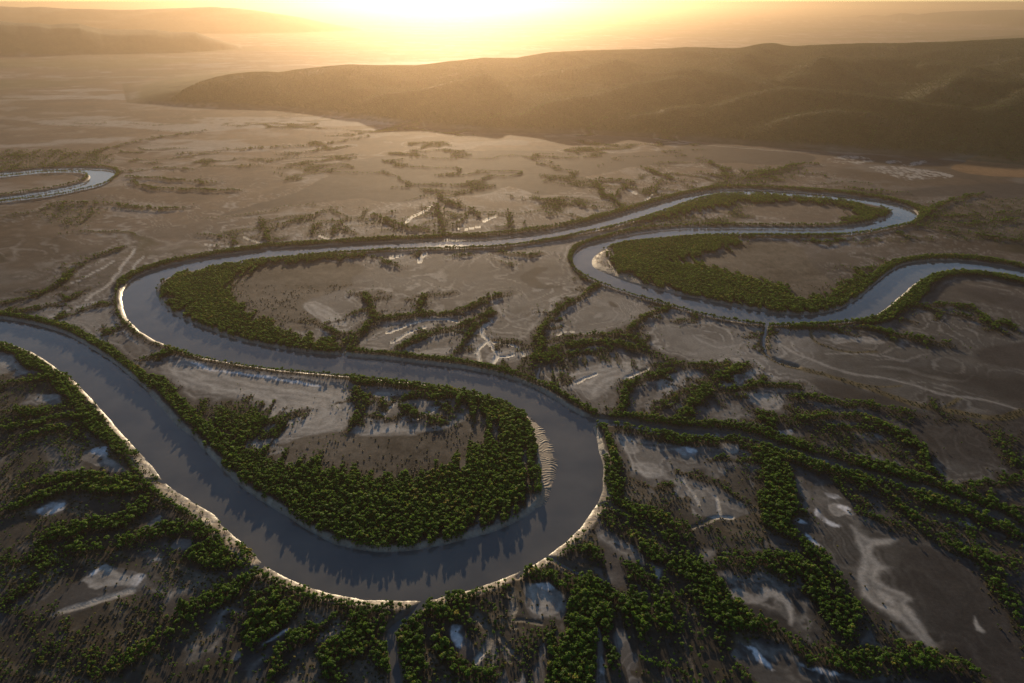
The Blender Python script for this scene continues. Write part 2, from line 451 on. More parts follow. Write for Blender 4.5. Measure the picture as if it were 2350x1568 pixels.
# ground colour patches: polygon | kind | softness (m)
PATCH = [l.split('|') for l in """479,502 576,468 684,446 724,421 763,400 724,385 756,374 846,364 900,352 1000,345 1200,345 1400,355 1598,340 1598,375 1470,382 1436,382 1425,392 1364,402 1314,414 1335,437 1274,450 1220,446 1166,428 1141,432 1112,446 1076,450 1004,439 954,464 853,464 838,454 795,457 752,463 600,480|dark|2
1504,345 1600,330 1780,345 1880,360 1860,380 1700,375 1600,378|dark|3
2010,450 2100,425 2450,420 2450,470 2200,450|dark|10
1190,634 1212,620 1240,611 1258,615 1256,622 1236,628 1228,640 1240,652 1270,656 1298,656 1270,662 1245,665 1220,661 1196,648|dark|1.5
1395,690 1408,694 1425,706 1415,708 1400,702|dark|1.5
2232,818 2270,795 2320,788 2450,786 2450,860 2300,846 2250,832|dark|3
2170,662 2250,660 2350,688 2450,700 2450,740 2330,715 2270,694|dark|3
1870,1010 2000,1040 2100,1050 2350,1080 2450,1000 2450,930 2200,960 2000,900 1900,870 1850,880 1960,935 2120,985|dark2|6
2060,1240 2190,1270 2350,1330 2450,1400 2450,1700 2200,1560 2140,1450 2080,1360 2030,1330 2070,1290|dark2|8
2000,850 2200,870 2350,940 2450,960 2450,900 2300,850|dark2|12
540,632 620,606 700,598 830,605 838,625 800,640 815,655 780,665 740,680 700,690 690,705 745,735 720,765 650,755 594,736 562,715 540,693 522,668|scrub|2
1659,578 1720,550 1800,552 1836,566 1855,590 1870,620 1929,660 1929,672 1882,686 1828,686 1738,643 1684,632 1576,600|scrub|2
690,1002 790,987 840,1003 900,992 960,1000 1010,975 1045,972 1080,948 1110,950 1137,981 1134,1003 1119,1026 1004,1090 896,1108 842,1104 752,1080 650,1066 580,1040 600,1018 660,1020|scrub|1.5
1640,470 1800,464 1950,478 1955,498 1900,504 1780,500 1650,486|scrub2|5
2181,382 2224,365 2296,362 2450,370 2450,412 2296,405 2242,401 2195,390|orange|2
1886,371 1914,355 1979,358 2012,371 1943,376|salt|1
1972,380 2070,382 2116,391 2188,399 2180,408 2080,415 2026,399|salt|1
2062,380 2116,366 2125,371 2080,384|salt|1
2030,372 2060,366 2075,372 2040,377|salt|1
1864,1160 1882,1168 1900,1192 1936,1212 1910,1208 1878,1186|salt|.7
1808,1157 1825,1175 1855,1202 1830,1196 1812,1175|salt|.7
1882,1124 1905,1128 1938,1148 1900,1142|salt|.7
1900,1157 1936,1160 1970,1180 1947,1186 1911,1186|light|.7
1936,1161 1970,1179 1962,1185 1925,1166|salt|.7
1840,1220 1870,1240 1885,1262 1862,1248|salt|.7
1551,1026 1601,1036 1598,1045 1562,1045|salt|.7
1648,1015 1698,1022 1691,1051 1655,1036|light|.8
1780,990 1815,982 1825,988 1800,1005|salt|.7
1706,1472 1740,1495 1763,1515 1790,1548 1756,1526 1720,1496|salt|.7
1828,1522 1866,1524 1900,1535 1947,1558 1890,1545|salt|.7
2303,1249 2360,1232 2360,1278 2330,1262|light|1
2200,1190 2235,1205 2215,1212 2190,1200|light|.7
1209,1340 1263,1332 1295,1360 1300,1390 1270,1416 1231,1411 1213,1396 1220,1364|light|1
1225,1336 1268,1330 1285,1350 1240,1352|salt|.7
1029,1432 1065,1440 1044,1450 1062,1468 1054,1494 1036,1472|salt|.7
1364,1508 1378,1505 1384,1544 1370,1530|salt|.6
169,1335 238,1292 252,1303 310,1321 335,1317 328,1350 288,1346 252,1342 216,1360 198,1339|light|.8
310,1322 335,1318 328,1345 300,1338|salt|.6
180,1325 238,1293 244,1302 200,1330|salt|.6
72,1177 119,1150 155,1150 144,1173 90,1186|salt|.7
194,1036 248,1024 252,1047 223,1051|salt|.7
342,1288 378,1281 368,1292|salt|.5
583,1497 619,1454 670,1436 662,1445 634,1463 605,1485|salt|.6
522,1519 540,1494 565,1490 551,1512|salt|.6
-10,820 29,816 36,830 8,846|light|.7
70,915 120,903 140,912 90,925|light|.7
-20,1070 47,1028 52,1036 10,1080|light|.7
385,1256 407,1236 443,1236 439,1260|mid|.7
320,1213 367,1180 367,1198 342,1216|mid|.7
1672,1352 1702,1350 1731,1364 1763,1354 1799,1364 1824,1393 1821,1432 1808,1432 1810,1396 1785,1371 1756,1366 1720,1378 1690,1375|light|1.5
1947,1202 1983,1232 2008,1240 2055,1234 2044,1249 2008,1256 2001,1274 2044,1306 2015,1314 2008,1335 2087,1371 2080,1393 2116,1429 2134,1468 2163,1497 2116,1483 2080,1436 2008,1400 1976,1364 1968,1317 1976,1270 1960,1230|light|2.5
2238,1409 2252,1429 2270,1452 2246,1447|light|1
1850,1480 1890,1490 1940,1515 1870,1505|mid|1
1290,860 1400,826 1480,835 1460,870 1400,880 1360,925 1340,900 1300,890|light|3
1500,870 1580,850 1600,865 1560,900 1500,950 1480,940 1520,900|light|3
1700,905 1780,900 1806,925 1770,948 1730,925|light|2
1940,1000 2000,990 2030,1010 1970,1025|mid|2
1450,1060 1500,1062 1535,1090 1500,1105 1470,1085|light|1.5
1425,1010 1460,1005 1470,1040 1435,1045|light|1
360,850 430,818 520,858 640,880 760,895 800,905 800,960 780,985 700,1000 640,985 600,960 590,920 480,900 420,890|light|5
850,975 880,965 990,990 1060,950 1070,965 1020,985 900,1000 850,1000|light|2
560,1020 600,1015 660,1030 650,1042 600,1045 570,1035|light|1
850,905 900,900 915,915 870,925|light|1
690,700 720,690 760,705 800,745 790,752 730,735|light|1
940,815 1000,800 1050,795 1045,812 970,812|light|1
1110,830 1140,800 1190,800 1210,820 1140,835|light|1
1870,820 1790,760 1840,750 1870,770|mid|2
1905,790 1900,765 1960,770 2040,785 2020,792 1950,783|light|1.5""".split('\n')]
def closed(P):
    for _ in range(2):
        Q_ = np.roll(P, -1, 0); P = np.stack([.75 * P + .25 * Q_, .25 * P + .75 * Q_], 1).reshape(-1, 2)
    return P
PATCH = [(closed(gp(*pts(a).T)), b, float(c)) for a, b, c in PATCH]

# pale sediment lines (dry runnels and salt edges) | half width | depth of cut
PALE = [l.split('|') for l in """1130,736 1101,758 1119,780 1134,805 1144,819 1130,835|2.0|1.2
1116,783 1090,805 1101,826|1.6|1
1134,787 1184,789 1206,816|1.2|1
1144,819 1165,820 1180,815|1|.8
892,762 954,738 1004,733 1047,738|2.2|1.2
900,787 932,765 975,752|1.5|1
961,603 968,592 972,580|3|1
900,592 925,585|2|1
932,511 946,497 975,486 993,473|1.8|1
1051,526 1080,525 1105,520|2|1
1112,508 1141,495|2|1
1436,432 1460,445|1.5|1
1480,462 1500,440|1.5|.8
918,909 889,938 880,955|1.8|1
954,960 1004,938 1008,924 1033,931|1.8|1
1324,880 1368,859|1|.8
1429,884 1440,868 1490,848|1.2|.8
1173,1360 1184,1393 1180,1436|2.4|1
1190,1425 1210,1420 1242,1429|1|.5
1090,1522 1116,1490 1119,1450 1105,1429 1087,1411|2|1
1126,1522 1126,1472 1112,1436|1.6|1
1184,1512 1148,1476 1134,1447|1.5|1
1160,1520 1145,1490|1.2|.6
1508,1310 1512,1364 1522,1404|1.5|.8
1590,1213 1619,1195 1655,1184 1680,1186|2|.8
1652,1184 1648,1159 1640,1140|1|.5
1560,1100 1585,1130 1600,1160|1|.5
1479,1483 1501,1544 1515,1568|2.2|.8
1526,1436 1544,1526 1560,1568|1.5|.8
1558,1440 1580,1500 1590,1568|1|.6
1600,1350 1640,1430|1|.5
130,1411 180,1389 252,1368 306,1353|3|.3
740,1430 780,1440 800,1425 805,1410|1.5|.7
720,1460 790,1448|1.2|.5
590,1420 560,1470|1|.5
1100,690 1140,700 1150,722 1180,742 1230,720|1.6|0
950,705 960,680 980,665 1010,672|1.4|0
800,690 820,670 850,660 900,668|1.4|0
1275,770 1300,760 1340,765 1380,775|1.2|.3
1650,700 1680,715 1670,730|1|.3
1590,770 1620,790 1660,800 1700,790|1.3|0
1780,775 1800,800 1880,835 1950,860 2060,870 2150,905 2250,915 2350,945|1.8|0
1900,812 1980,812 2050,822|1.2|0
200,690 240,660 270,630 310,570|2|.4
95,735 160,710 220,695|2.4|.4
150,655 190,640 260,600|1.6|.4
330,590 310,605 300,620 330,630|1.4|.4
470,560 520,568 570,565|1.6|.4
560,545 600,560 640,555|1.6|.4
730,540 760,555 820,552|1.6|.4
1504,515 1560,505 1620,505 1650,490|1.3|0
2020,560 2060,540 2110,555|1.2|0
1504,318 1560,330 1640,335 1760,345 1880,352|3.5|0
430,870 470,880 500,905 560,890 620,915|1.8|0
620,920 640,950 720,965 780,940 790,900|1.8|0
830,1000 880,985 920,975 930,960|1.2|0""".split('\n')]
PALE = [(smooth(gp(*pts(a).T), 2), float(b), float(c)) for a, b, c in PALE]
SALT_STRIP = smooth(gp(*pts('443,832 480,846 540,857 640,870 735,887').T), 1)

# narrow tidal creeks holding water: points | half width
CREEK = [l.split('|') for l in """1350,966 1400,970 1436,972 1508,985 1598,999 1641,996|6.5
1641,996 1702,998 1756,1021 1828,1040 1936,1072|3.5
1936,1072 2044,1105 2152,1134 2260,1173 2350,1220|2.2
985,1370 954,1404 907,1440 896,1468 907,1508 905,1568|3.2
607,1295 583,1313 550,1325|2.2
1763,740 1752,776 1752,808 1778,830 1828,844|1.6
1256,1280 1290,1300 1340,1320|1.5
378,1110 366,1104 330,1110|1.2
225,936 200,936|1.2
784,816 800,790|1.8
1240,880 1230,862 1240,845|1.5
1200,1312 1190,1330|1
1376,1158 1400,1165 1440,1190|1.2""".split('\n')]
CREEK = [(smooth(gp(*pts(a).T, 0), 2), float(b)) for a, b in CREEK]
# low grassy canal edges in yellow-brown
GRASS = [(smooth(gp(*pts(a).T), 2), b) for a, b in (
 ('1752,808 1778,830 1828,844 1886,859 1972,884 2044,909 2116,934 2170,942 2242,956 2296,963 2350,945', 5.0),
 ('1990,885 2030,890 2065,886', 1.5), ('1860,757 1864,783 1900,798 1960,812 2010,806', 2.0),
 ('2296,963 2320,955 2400,925', 1.5), ('2160,938 2185,928 2200,915', 1.8),
 ('1905,1040 1960,1035 2020,1045 2060,1040', 1.4))]

# ------------------------------------------------------------------ hill ranges
def azd(s, z=0):
    p = pts(s); x, y, w = ray(p[:, 0], p[:, 1])
    az = np.arctan2(x, y); dep = -w / np.hypot(x, y)      # tangent of the dip
    return az, dep
def crest_table(crest, base, ln):
    az, dep = azd(crest); baz, bdep = azd(base)
    rb = HC / bdep
    rb_i = np.interp(az, baz, rb)
    L = np.interp(pts(crest)[:, 0], *zip(*ln))
    rc = rb_i + L
    return az, rb_i, rc, HC - rc * dep
RANGES = [
 crest_table("""255,241 277,236 378,212 440,199 504,187 576,176 619,175 641,179 684,169 740,162 792,157 846,158 900,158 954,159 1033,148 1112,139 1184,140 1256,126
 1364,121 1508,117 1576,113 1720,117 1756,119 1810,112 1882,107 1972,104 2080,103 2188,99 2296,94 2350,91 2600,86 3300,84 5000,90""",
 '255,242 277,238 400,244 620,252 752,266 900,286 1000,300 1112,307 1400,312 1500,320 1600,328 1740,338 1900,350 2100,362 2200,370 2350,380 2700,420 5000,420',
 [(255, 30), (400, 300), (620, 600), (846, 1000), (1200, 1500), (1600, 2000), (2350, 2400)]),
 crest_table('-3000,60 -600,50 -200,46 0,49 36,53 90,54 115,58 144,55 180,55 202,61 230,68 288,69 360,70 396,75 450,75 482,88 520,100 560,112',
 '-3000,140 -400,134 0,130 240,126 400,122 482,118 560,113', [(-3000, 1500), (0, 1400), (300, 1200), (480, 500), (560, 60)]),
 crest_table('-3000,20 -300,14 0,15 54,18 90,16 144,20 220,22 288,24 396,20 486,16 540,20 612,29 684,40 760,56 840,70',
 '-3000,80 0,78 486,78 684,76 840,71', [(-3000, 2500), (0, 2500), (540, 2200), (840, 100)]),
 crest_table('1900,40 2010,34 2116,29 2224,26 2350,21 2800,18 5000,18', '1900,41 2116,52 2350,60 5000,60', [(1900, 60), (2116, 1500), (2350, 2600)]),
 crest_table('2140,99 2163,97 2220,90 2260,86 2350,81 2600,76 5000,76', '2140,100 2350,100 5000,100', [(2140, 100), (2350, 900), (5000, 900)]),
]
def hill_raw(x, y, with_noise=True):
    r = np.hypot(x, y); az = np.arctan2(x, y)
    H = np.zeros(len(x), np.float64); which = np.full(len(x), -1)
    for k, (a, rb, rc, hc) in enumerate(RANGES):
        RB = np.interp(az, a, rb); RC = np.interp(az, a, rc); HH = np.interp(az, a, hc)
        edge = sstep(a[0], a[0] + 0.01, az) * sstep(-a[-1], -a[-1] + 0.01, -az)
        ok = (az > a[0]) & (az < a[-1])
        t = (r - RB) / np.maximum(RC - RB, 1)
        up = np.clip(t, 0, 1)
        f = np.where(t < 1, 1 - (1 - up) ** 1.7, np.exp(-(np.maximum(r - RC, 0) / (700 + 1.2 * HH)) ** 2))
        f = np.where(t < 0, 0, f) * ok
        h = HH * f * edge
        if with_noise:
            am = (4 * up * (1 - up)) ** 0.8 * (t < 1) * ok * edge
            if k == 0:
                wx = x + 160 * fbm(x, y, 700, 2, 3); wy = y + 160 * fbm(x, y, 700, 2, 9)
                n = ridged(wx * 0.9 + wy * 0.5, wy * 0.55 - wx * 0.3, 620, 3, 40)
                h = h + am * HH * (0.24 * (n - 0.35)) 
            else:
                n = ridged(x, y, 1300, 3, 60)
                h = h + am * HH * 0.2 * (n - 0.3)
        m = h > H + 0.5
        which[m] = k
        H = np.maximum(H, h)
    return H, which
# spurs traced on the slope
def on_hill(s):
    out = []
    for u, v in pts(s):
        x, y, w = ray(u, v); q = np.linspace(HC * 0.25 / -w, HC / -w, 300)
        hh, _ = hill_raw(x * q, y * q, False)
        z = HC + w * q
        i = np.argmax(z <= hh)
        out.append((x * q[i], y * q[i]))
    return smooth(np.array(out), 2)
SPURS = [on_hill(s) for s in ('2026,140 1960,150 1900,166 1850,185 1835,203', '2026,140 2116,140 2188,158 2240,180',
  '1756,119 1706,144 1688,173 1698,200 1760,216', '1530,316 1570,300 1666,262 1760,240 1828,232 1936,248 2044,266 2188,284',
  '1576,176 1666,202 1756,223', '2152,241 2188,220 2260,210 2332,234', '2260,290 2305,268 2350,252', '1700,325 1790,305 1870,290 1960,292',
  '1200,290 1290,262 1400,235 1500,215 1560,205', '1430,310 1490,285 1600,265', '900,240 1000,222 1100,205', '1250,180 1330,168 1430,160')]
def hill_height(x, y):
    H, which = hill_raw(x, y)
    d = np.full(len(x), 1e9, np.float32)
    wx = x + 25 * fbm(x, y, 150, 2, 77); wy = y + 25 * fbm(x, y, 150, 2, 78)
    for S in SPURS: dist_line(wx, wy, S, 320, d)
    m = (which == 0)
    amp = 36 * np.exp(-(np.minimum(d, 1e3) / 95) ** 2) * sstep(0, 40, H)
    r = np.hypot(x, y)
    H = np.where(m, H + amp * 1.0 + 3.0 * fbm(x, y, 70, 3, 5) * sstep(4, 30, H), H)
    return H, which

# ------------------------------------------------------------------ fields
def river_sd(x, y):
    wx = x + 1.0 * fbm(x, y, 14, 3, 21); wy = y + 1.0 * fbm(x, y, 14, 3, 22)
    d = np.full(len(x), 60.0, np.float32)
    for P in (RIVER, LOOP):
        e = np.full(len(x), 60.0, np.float32)
        sdf_poly(wx, wy, P, 60, e)
        d = np.minimum(d, e)
    return d
def veg_field(x, y, want=False):
    solid = np.zeros(len(x), bool)
    """(signed distance outside vegetation, density 0..1)"""
    s = 8.0
    s = 8.0 + 9.0 * sstep(900, 1500, np.hypot(x, y))
    wx = x + s * fbm(x, y, 30, 4, 1, .65); wy = y + s * fbm(x, y, 30, 4, 2, .65)
    nb = 5.0 * fbm(x, y, 11, 3, 4, .7)
    d = np.full(len(x), 400.0, np.float32); dens = np.zeros(len(x), np.float32)
    teeth = 24 * fbm(x, y * .12, 6, 2, 5) + 5 * fbm(x, y, 9, 2, 6)
    for L, hw, dn in VEG:
        e = np.full(len(x), 400.0, np.float32)
        dist_line(wx, wy, L, 60, e, hw); e = np.where(e < 60, e + nb, e)
        k = dn * (1 - sstep(-2.5, 3.5, e)) + 0.13 * dn * np.exp(-np.maximum(e, 0) / 7.0) * (e < 60)
        dens = np.maximum(dens, k); d = np.minimum(d, e)
    for P, dn in FOREST:
        e = np.full(len(x), 400.0, np.float32)
        sdf_poly(wx, wy, P, 40, e); e = np.where(e < 60, e + teeth, e)
        dens = np.maximum(dens, dn * (1 - sstep(-2, 3, e)))
        if dn > .9: solid |= e < -1; dens = np.maximum(dens, .34 * np.exp(-np.maximum(e, 0) / 6.0) * (e < 30))
        if dn > .5: d = np.minimum(d, e)
    for B, g, w, dn in BANDS:
        e = np.full(len(x), 400.0, np.float32)
        dist_line(x, y, B, 60, e, 0)
        w2 = w * (1 + 0.35 * fbm(x, y, 40, 3, 8))
        k = (e > g) * dn * (1 - sstep(w2 - 1, w2 + 3, e))
        dens = np.maximum(dens, k); d = np.minimum(d, e - w2); solid |= (k > .7)
    return (d, dens, solid) if want else (d, dens)
def clear_field(x, y):
    wx = x + 5 * fbm(x, y, 25, 3, 14); wy = y + 5 * fbm(x, y, 25, 3, 15)
    c = np.zeros(len(x), np.float32)
    for P, dn in CLEAR:
        e = np.full(len(x), 60.0, np.float32); sdf_poly(wx, wy, P, 20, e)
        c = np.maximum(c, dn * (1 - sstep(-2, 2, e)))
    return c
def creek_sd(x, y):
    wx = x + 2.0 * fbm(x, y, 18, 2, 31); wy = y + 2.0 * fbm(x, y, 18, 2, 32)
    d = np.full(len(x), 60.0, np.float32)
    for L, hw in CREEK: dist_line(wx, wy, L, 30, d, hw)
    return d

# ------------------------------------------------------------------ terrain grid
def terrain_axes():
    st = 0.0016
    fine = np.arange(-58, 58.001, math.degrees(st))
    side = np.concatenate([np.arange(-180, -58.5, 3.0), fine, np.arange(60, 180.1, 3.0)])
    side[0], side[-1] = -180, 180
    r = [4, 30, 60, 100, 140, 180, 215]
    q = 240.0
    while q < 60000:
        r.append(q)
        dr = st * (q * q + HC * HC) / HC
        if q < 2400: dr = min(dr, 8)
        elif q < 5200: dr = min(dr, 24)
        elif q < 16000: dr = 110
        else: dr = q * 0.06
        q += dr
    r.append(60000.0)
    return np.radians(side), np.array(r)
AZ, RR = terrain_axes()
na, nr = len(AZ), len(RR)
gx = (RR[:, None] * np.sin(AZ)[None]).ravel(); gy = (RR[:, None] * np.cos(AZ)[None]).ravel()
print('terrain', na, nr, na * nr)

sd_r = river_sd(gx, gy)
d_v, dens_v = veg_field(gx, gy)
sd_c = creek_sd(gx, gy)
clr = clear_field(gx, gy)
hh, which = hill_height(gx, gy)
rr = np.hypot(gx, gy)
_e = np.full(len(gx), 60.0, np.float32)
dist_line(gx, gy, band(BQ, '1386,1076 330,1050', 0, 0)[0], 40, _e)
_t = np.full(len(gx), 60.0, np.float32)
dist_line(gx, gy, band(BP, '1440,646 1400,567', 0, 0)[0], 40, _t)
bw = 16.0 * (1 - sstep(4, 14, _t - 12)) + 4.6 + 3.0 * fbm(gx, gy, 24, 3, 12) + 5.0 * (1 - sstep(12, 30, _e))
_e = np.full(len(gx), 60.0, np.float32)
dist_line(gx, gy, band(BQ, '600,1292 330,1050', 0, 0)[0], 40, _e)
bw = bw + 3.5 * (1 - sstep(12, 30, _e))                       # width of the sloping bank
top = 2.7 + 0.3 * fbm(gx, gy, 45, 3, 13)
t = np.clip(sd_r / bw, 0, 1)
z = top * (1 - (1 - t) ** 1.35)
z += 1.5 * fbm(gx, gy, 7.0, 4, 17, .65) * np.clip(1 - np.abs(sd_r - bw * .5) / (bw * .6), 0, 1)
z = np.where(sd_r < 0, np.maximum(sd_r * 0.5, -2.0), z)
near = rr < 3500
pale_d = np.full(len(gx), 60.0, np.float32)
wx = gx + 4.0 * fbm(gx, gy, 22, 3, 51); wy = gy + 4.0 * fbm(gx, gy, 22, 3, 52)
cut = np.zeros(len(gx), np.float32); pale_s = np.zeros(len(gx), np.float32)
for L, hw, dp in PALE:
    e = np.full(len(gx), 60.0, np.float32); dist_line(wx, wy, L, 20, e, hw * .95)
    pale_d = np.minimum(pale_d, e)
    pale_s = np.maximum(pale_s, (.38 + .6 * min(dp, 1)) * (1 - sstep(-.8, 1.2 if dp > 0 else 2.2, e)))
    cut = np.maximum(cut, dp * (1 - sstep(-hw, 2.0, e)))
z -= cut * (sd_r > 6) * 1.2
cd = np.clip(sd_c, -2, 5)
zc = np.where(cd < 0, cd * 0.6, z * (1 - (1 - cd / 5) ** 2))
z = np.where((sd_c < 5) & (sd_r > -1), np.minimum(z, zc), z)
z += (0.25 * fbm(gx, gy, 60, 3, 19) + 0.12 * fbm(gx, gy, 9, 2, 20) * sstep(30, 4, d_v)) * sstep(8, 16, sd_r) * (sd_c > 5)
z = np.where(near, z, 3.0)
z = z + hh
z = np.where(rr < 230, 3.0, z)

def far_vein(x, y):
    r_ = np.hypot(x, y)
    a_ = x + 60 * fbm(x, y, 160, 3, 61); b_ = y + 60 * fbm(x, y, 160, 3, 62)
    k_ = 1 - np.abs(fbm(a_ * .6, b_, 120, 3, 63)) * 2.6
    return k_, sstep(1150, 1500, r_) * (1 - sstep(2600, 3400, r_)) * sstep(-.14, .08, fbm(x, y, 380, 2, 64))
# ---- colours (albedo, with vignette-like darkening painted in)
def C(*v): return np.array(v, np.float32)
mud = C(.152, .140, .128); mud_dk = C(.046, .040, .038); pale = C(.41, .375, .335); salt = C(.62, .60, .60)
litter = C(.050, .042, .032); scrub = C(.100, .082, .064); scrub2 = C(.15, .115, .085); orange = C(.22, .125, .06)
bankc = C(.27, .225, .175); hillg = C(.068, .068, .024); hillb = C(.085, .070, .034); grassy = C(.12, .09, .04)
lw = sstep(-1, 1, fbm(gx, gy, 260, 3, 23) * 2.2)
n1 = fbm(gx, gy, 90, 5, 24); n2 = fbm(gx * .5, gy, 30, 4, 25)
dd = np.where(d_v < 399, d_v, 60) + 5 * fbm(gx, gy, 18, 3, 26) + 9 * fbm(gx, gy, 50, 2, 27)
base = mud[None] * (1 + 0.22 * n1 + 0.10 * n2)[:, None]
def mixc(a, b, m): return a * (1 - m[:, None]) + b * m[:, None]
far_m = sstep(1300, 2600, rr)
base = mixc(base, C(.135, .088, .057)[None] * (1 + .3 * n1)[:, None], .8 * sstep(900, 1700, rr))
# halo bands round the creeks: damp brown, pale rim, damp, second fainter rim
inner = 1 - sstep(2, 9, dd)
rim1 = np.exp(-((dd - 11) / 1.8) ** 2); rim2 = np.exp(-((dd - 20) / 1.5) ** 2)
damp = np.exp(-((dd - 15.5) / 2.6) ** 2)
base = mixc(base, mud_dk * 1.25, 0.75 * inner)
base = mixc(base, pale * .85, np.clip(rim1 * (0.62 + 1.2 * n1), 0, 1) * (1 - far_m * .5))
base = mixc(base, pale * .75, np.clip(0.8 * rim2 * (0.6 - 1.4 * n2), 0, 1))
base = mixc(base, mud_dk * 1.4, np.clip(0.35 * damp, 0, 1))
# large tonal patches
pt = fbm(gx * .8, gy, 130, 4, 28)
base = mixc(base, mud_dk * 1.5, 0.4 * sstep(.12, .30, pt) * (1 - 0.3 * far_m))
base = mixc(base, pale * .8, 0.35 * sstep(-.16, -.42, pt))
# thin drying lines left by the tides, following the shape of each pan
cf_ = fbm(gx + 20 * n1, gy + 20 * n2, 110, 2, 57) * 5 + .03 * np.minimum(dd, 60)
cl_ = np.abs(cf_ - np.round(cf_)); lm = sstep(5, 14, dd) * (1 - sstep(1500, 2200, rr)) * np.clip(.55 + 1.6 * fbm(gx, gy, 70, 3, 58), 0, 1)
base = mixc(base, pale * .95, .55 * lm * (1 - sstep(.03, .15, cl_)))
base = mixc(base, mud_dk * 1.6, .45 * lm * np.exp(-((cl_ - .22) / .07) ** 2))
# far plain: drier streaks and grassy ground
st1 = fbm(gx * .45, gy, 240, 5, 33, .6)
base = mixc(base, pale * .9, .55 * far_m * sstep(.18, .34, st1) * sstep(9000, 3000, rr))
base = mixc(base, hillg * 1.3, .7 * sstep(2600, 5500, rr) * sstep(-.1, .35, fbm(gx * .6, gy, 900, 4, 34)))
vn, vmask = far_vein(gx, gy)
base = mixc(base, C(.036, .038, .018), .8 * sstep(.68, .88, vn) * vmask)
base = mixc(base, pale * .8, .6 * np.exp(-((vn - .58) / .05) ** 2) * vmask)
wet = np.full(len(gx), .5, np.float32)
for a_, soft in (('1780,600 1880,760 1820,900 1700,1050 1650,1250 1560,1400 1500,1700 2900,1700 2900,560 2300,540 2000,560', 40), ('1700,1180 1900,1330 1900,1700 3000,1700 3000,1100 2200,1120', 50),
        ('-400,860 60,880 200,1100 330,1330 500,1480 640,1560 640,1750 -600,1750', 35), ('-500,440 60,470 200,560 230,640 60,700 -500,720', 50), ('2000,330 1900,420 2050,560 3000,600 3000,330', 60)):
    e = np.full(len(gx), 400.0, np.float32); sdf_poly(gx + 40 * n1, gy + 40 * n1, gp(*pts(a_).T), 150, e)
    base = base * (1 - .40 * (1 - sstep(-soft, soft, e)))[:, None]  # vignette-like dimming of corners and side edges painted into the soil colour
px_ = gx + 6 * fbm(gx, gy, 26, 5, 35, .65); py_ = gy + 6 * fbm(gx, gy, 26, 5, 36, .65)
pfx = gx + 22 * fbm(gx, gy, 120, 4, 37, .6); pfy = gy + 22 * fbm(gx, gy, 120, 4, 38, .6)
for P, kind, soft in PATCH:
    far = np.hypot(*P.mean(0)) > 1500
    e = np.full(len(gx), 60.0, np.float32)
    sdf_poly(pfx if far else px_, pfy if far else py_, P, 40, e)
    m = 1 - sstep(-soft * 1.5, soft * 1.5, e)
    if not m.any(): continue
    if kind == 'dark': base = mixc(base, mud_dk * (1.1 + .3 * n1)[:, None], .88 * m)
    elif kind == 'dark2': base = mixc(base, mud_dk * .75 * (1 + .3 * n1)[:, None], .75 * m)  # dark mud, painted deeper to imitate the frame's dim right side
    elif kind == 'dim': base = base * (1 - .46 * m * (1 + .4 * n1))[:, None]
    elif kind == 'scrub': base = mixc(base, scrub * (1 + .5 * n1 + .5 * n2 + .6 * fbm(gx, gy, 6, 4, 41, .7))[:, None], .92 * m); wet = wet * (1 - m)
    elif kind == 'scrub2': base = mixc(base, scrub2 * (1 + .3 * n1)[:, None], .6 * m)
    elif kind == 'orange': base = mixc(base, orange * (1 + .3 * n1)[:, None], .9 * m)
    elif kind == 'salt':
        sb = sstep(-.25, .15, fbm(gx, gy * .6, 8, 4, 43) + (fbm(gx * .3, gy, 30, 3, 44) * .6 if far else 0))
        base = mixc(base, pale * .9 if far else salt, m * sb * (.8 if far else 1) + (0 if far else .3) * m * (1 - sb))
    elif kind == 'light':
        lb = .72 + .28 * np.cos(e * .55 + 2.5 * n1 + 3 * n2)
        base = mixc(base, pale * .98, np.clip(.80 * m * lb, 0, 1))
    elif kind == 'mid': base = mixc(base, mud * 1.15, .8 * m)
e = np.full(len(gx), 60.0, np.float32); dist_line(px_, py_, SALT_STRIP, 20, e, 2.6)
base = mixc(base, salt, .9 * (1 - sstep(-1.5, 1.2, e)))
base = mixc(base, pale * 1.15, pale_s)
e = np.full(len(gx), 60.0, np.float32)
for L, hw in GRASS: dist_line(wx * .5 + gx * .5, wy * .5 + gy * .5, L, 20, e, hw)
base = mixc(base, grassy * (1 + .5 * fbm(gx, gy, 7, 3, 45))[:, None], .8 * (1 - sstep(-1, 1.5, e)))
grass_e = e
# ground under and beside trees
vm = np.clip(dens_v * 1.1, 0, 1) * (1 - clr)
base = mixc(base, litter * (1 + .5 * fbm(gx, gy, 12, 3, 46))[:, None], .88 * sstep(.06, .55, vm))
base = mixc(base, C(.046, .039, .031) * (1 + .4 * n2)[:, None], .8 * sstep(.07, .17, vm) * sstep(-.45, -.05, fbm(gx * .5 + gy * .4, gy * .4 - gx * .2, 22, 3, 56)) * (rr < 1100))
# low mat of samphire and litter with a flow direction in the lower corners
flow = fbm(gx * .35 + gy * .55, gy * .25 - gx * .1, 9, 4, 47)
matm = sstep(.05, .2, vm) * sstep(-.1, .25, flow)
base = mixc(base, C(.085, .062, .034), .6 * matm)
base = mixc(base, C(.19, .16, .125), .4 * sstep(.12, .35, flow) * sstep(.1, .2, vm) * (1 - sstep(.35, .6, vm)))
# river banks
bm = (1 - sstep(bw - 1, bw + 2.5, sd_r)) * near
base = mixc(base, bankc * (1 + .25 * fbm(gx, gy, 4, 3, 48))[:, None], bm)
base = mixc(base, C(.15, .13, .11), (1 - sstep(0.3, 1.6, sd_r)) * near)
bc = (1 - sstep(1, 5, sd_c)) * near
base = mixc(base, bankc * .55, .8 * bc)
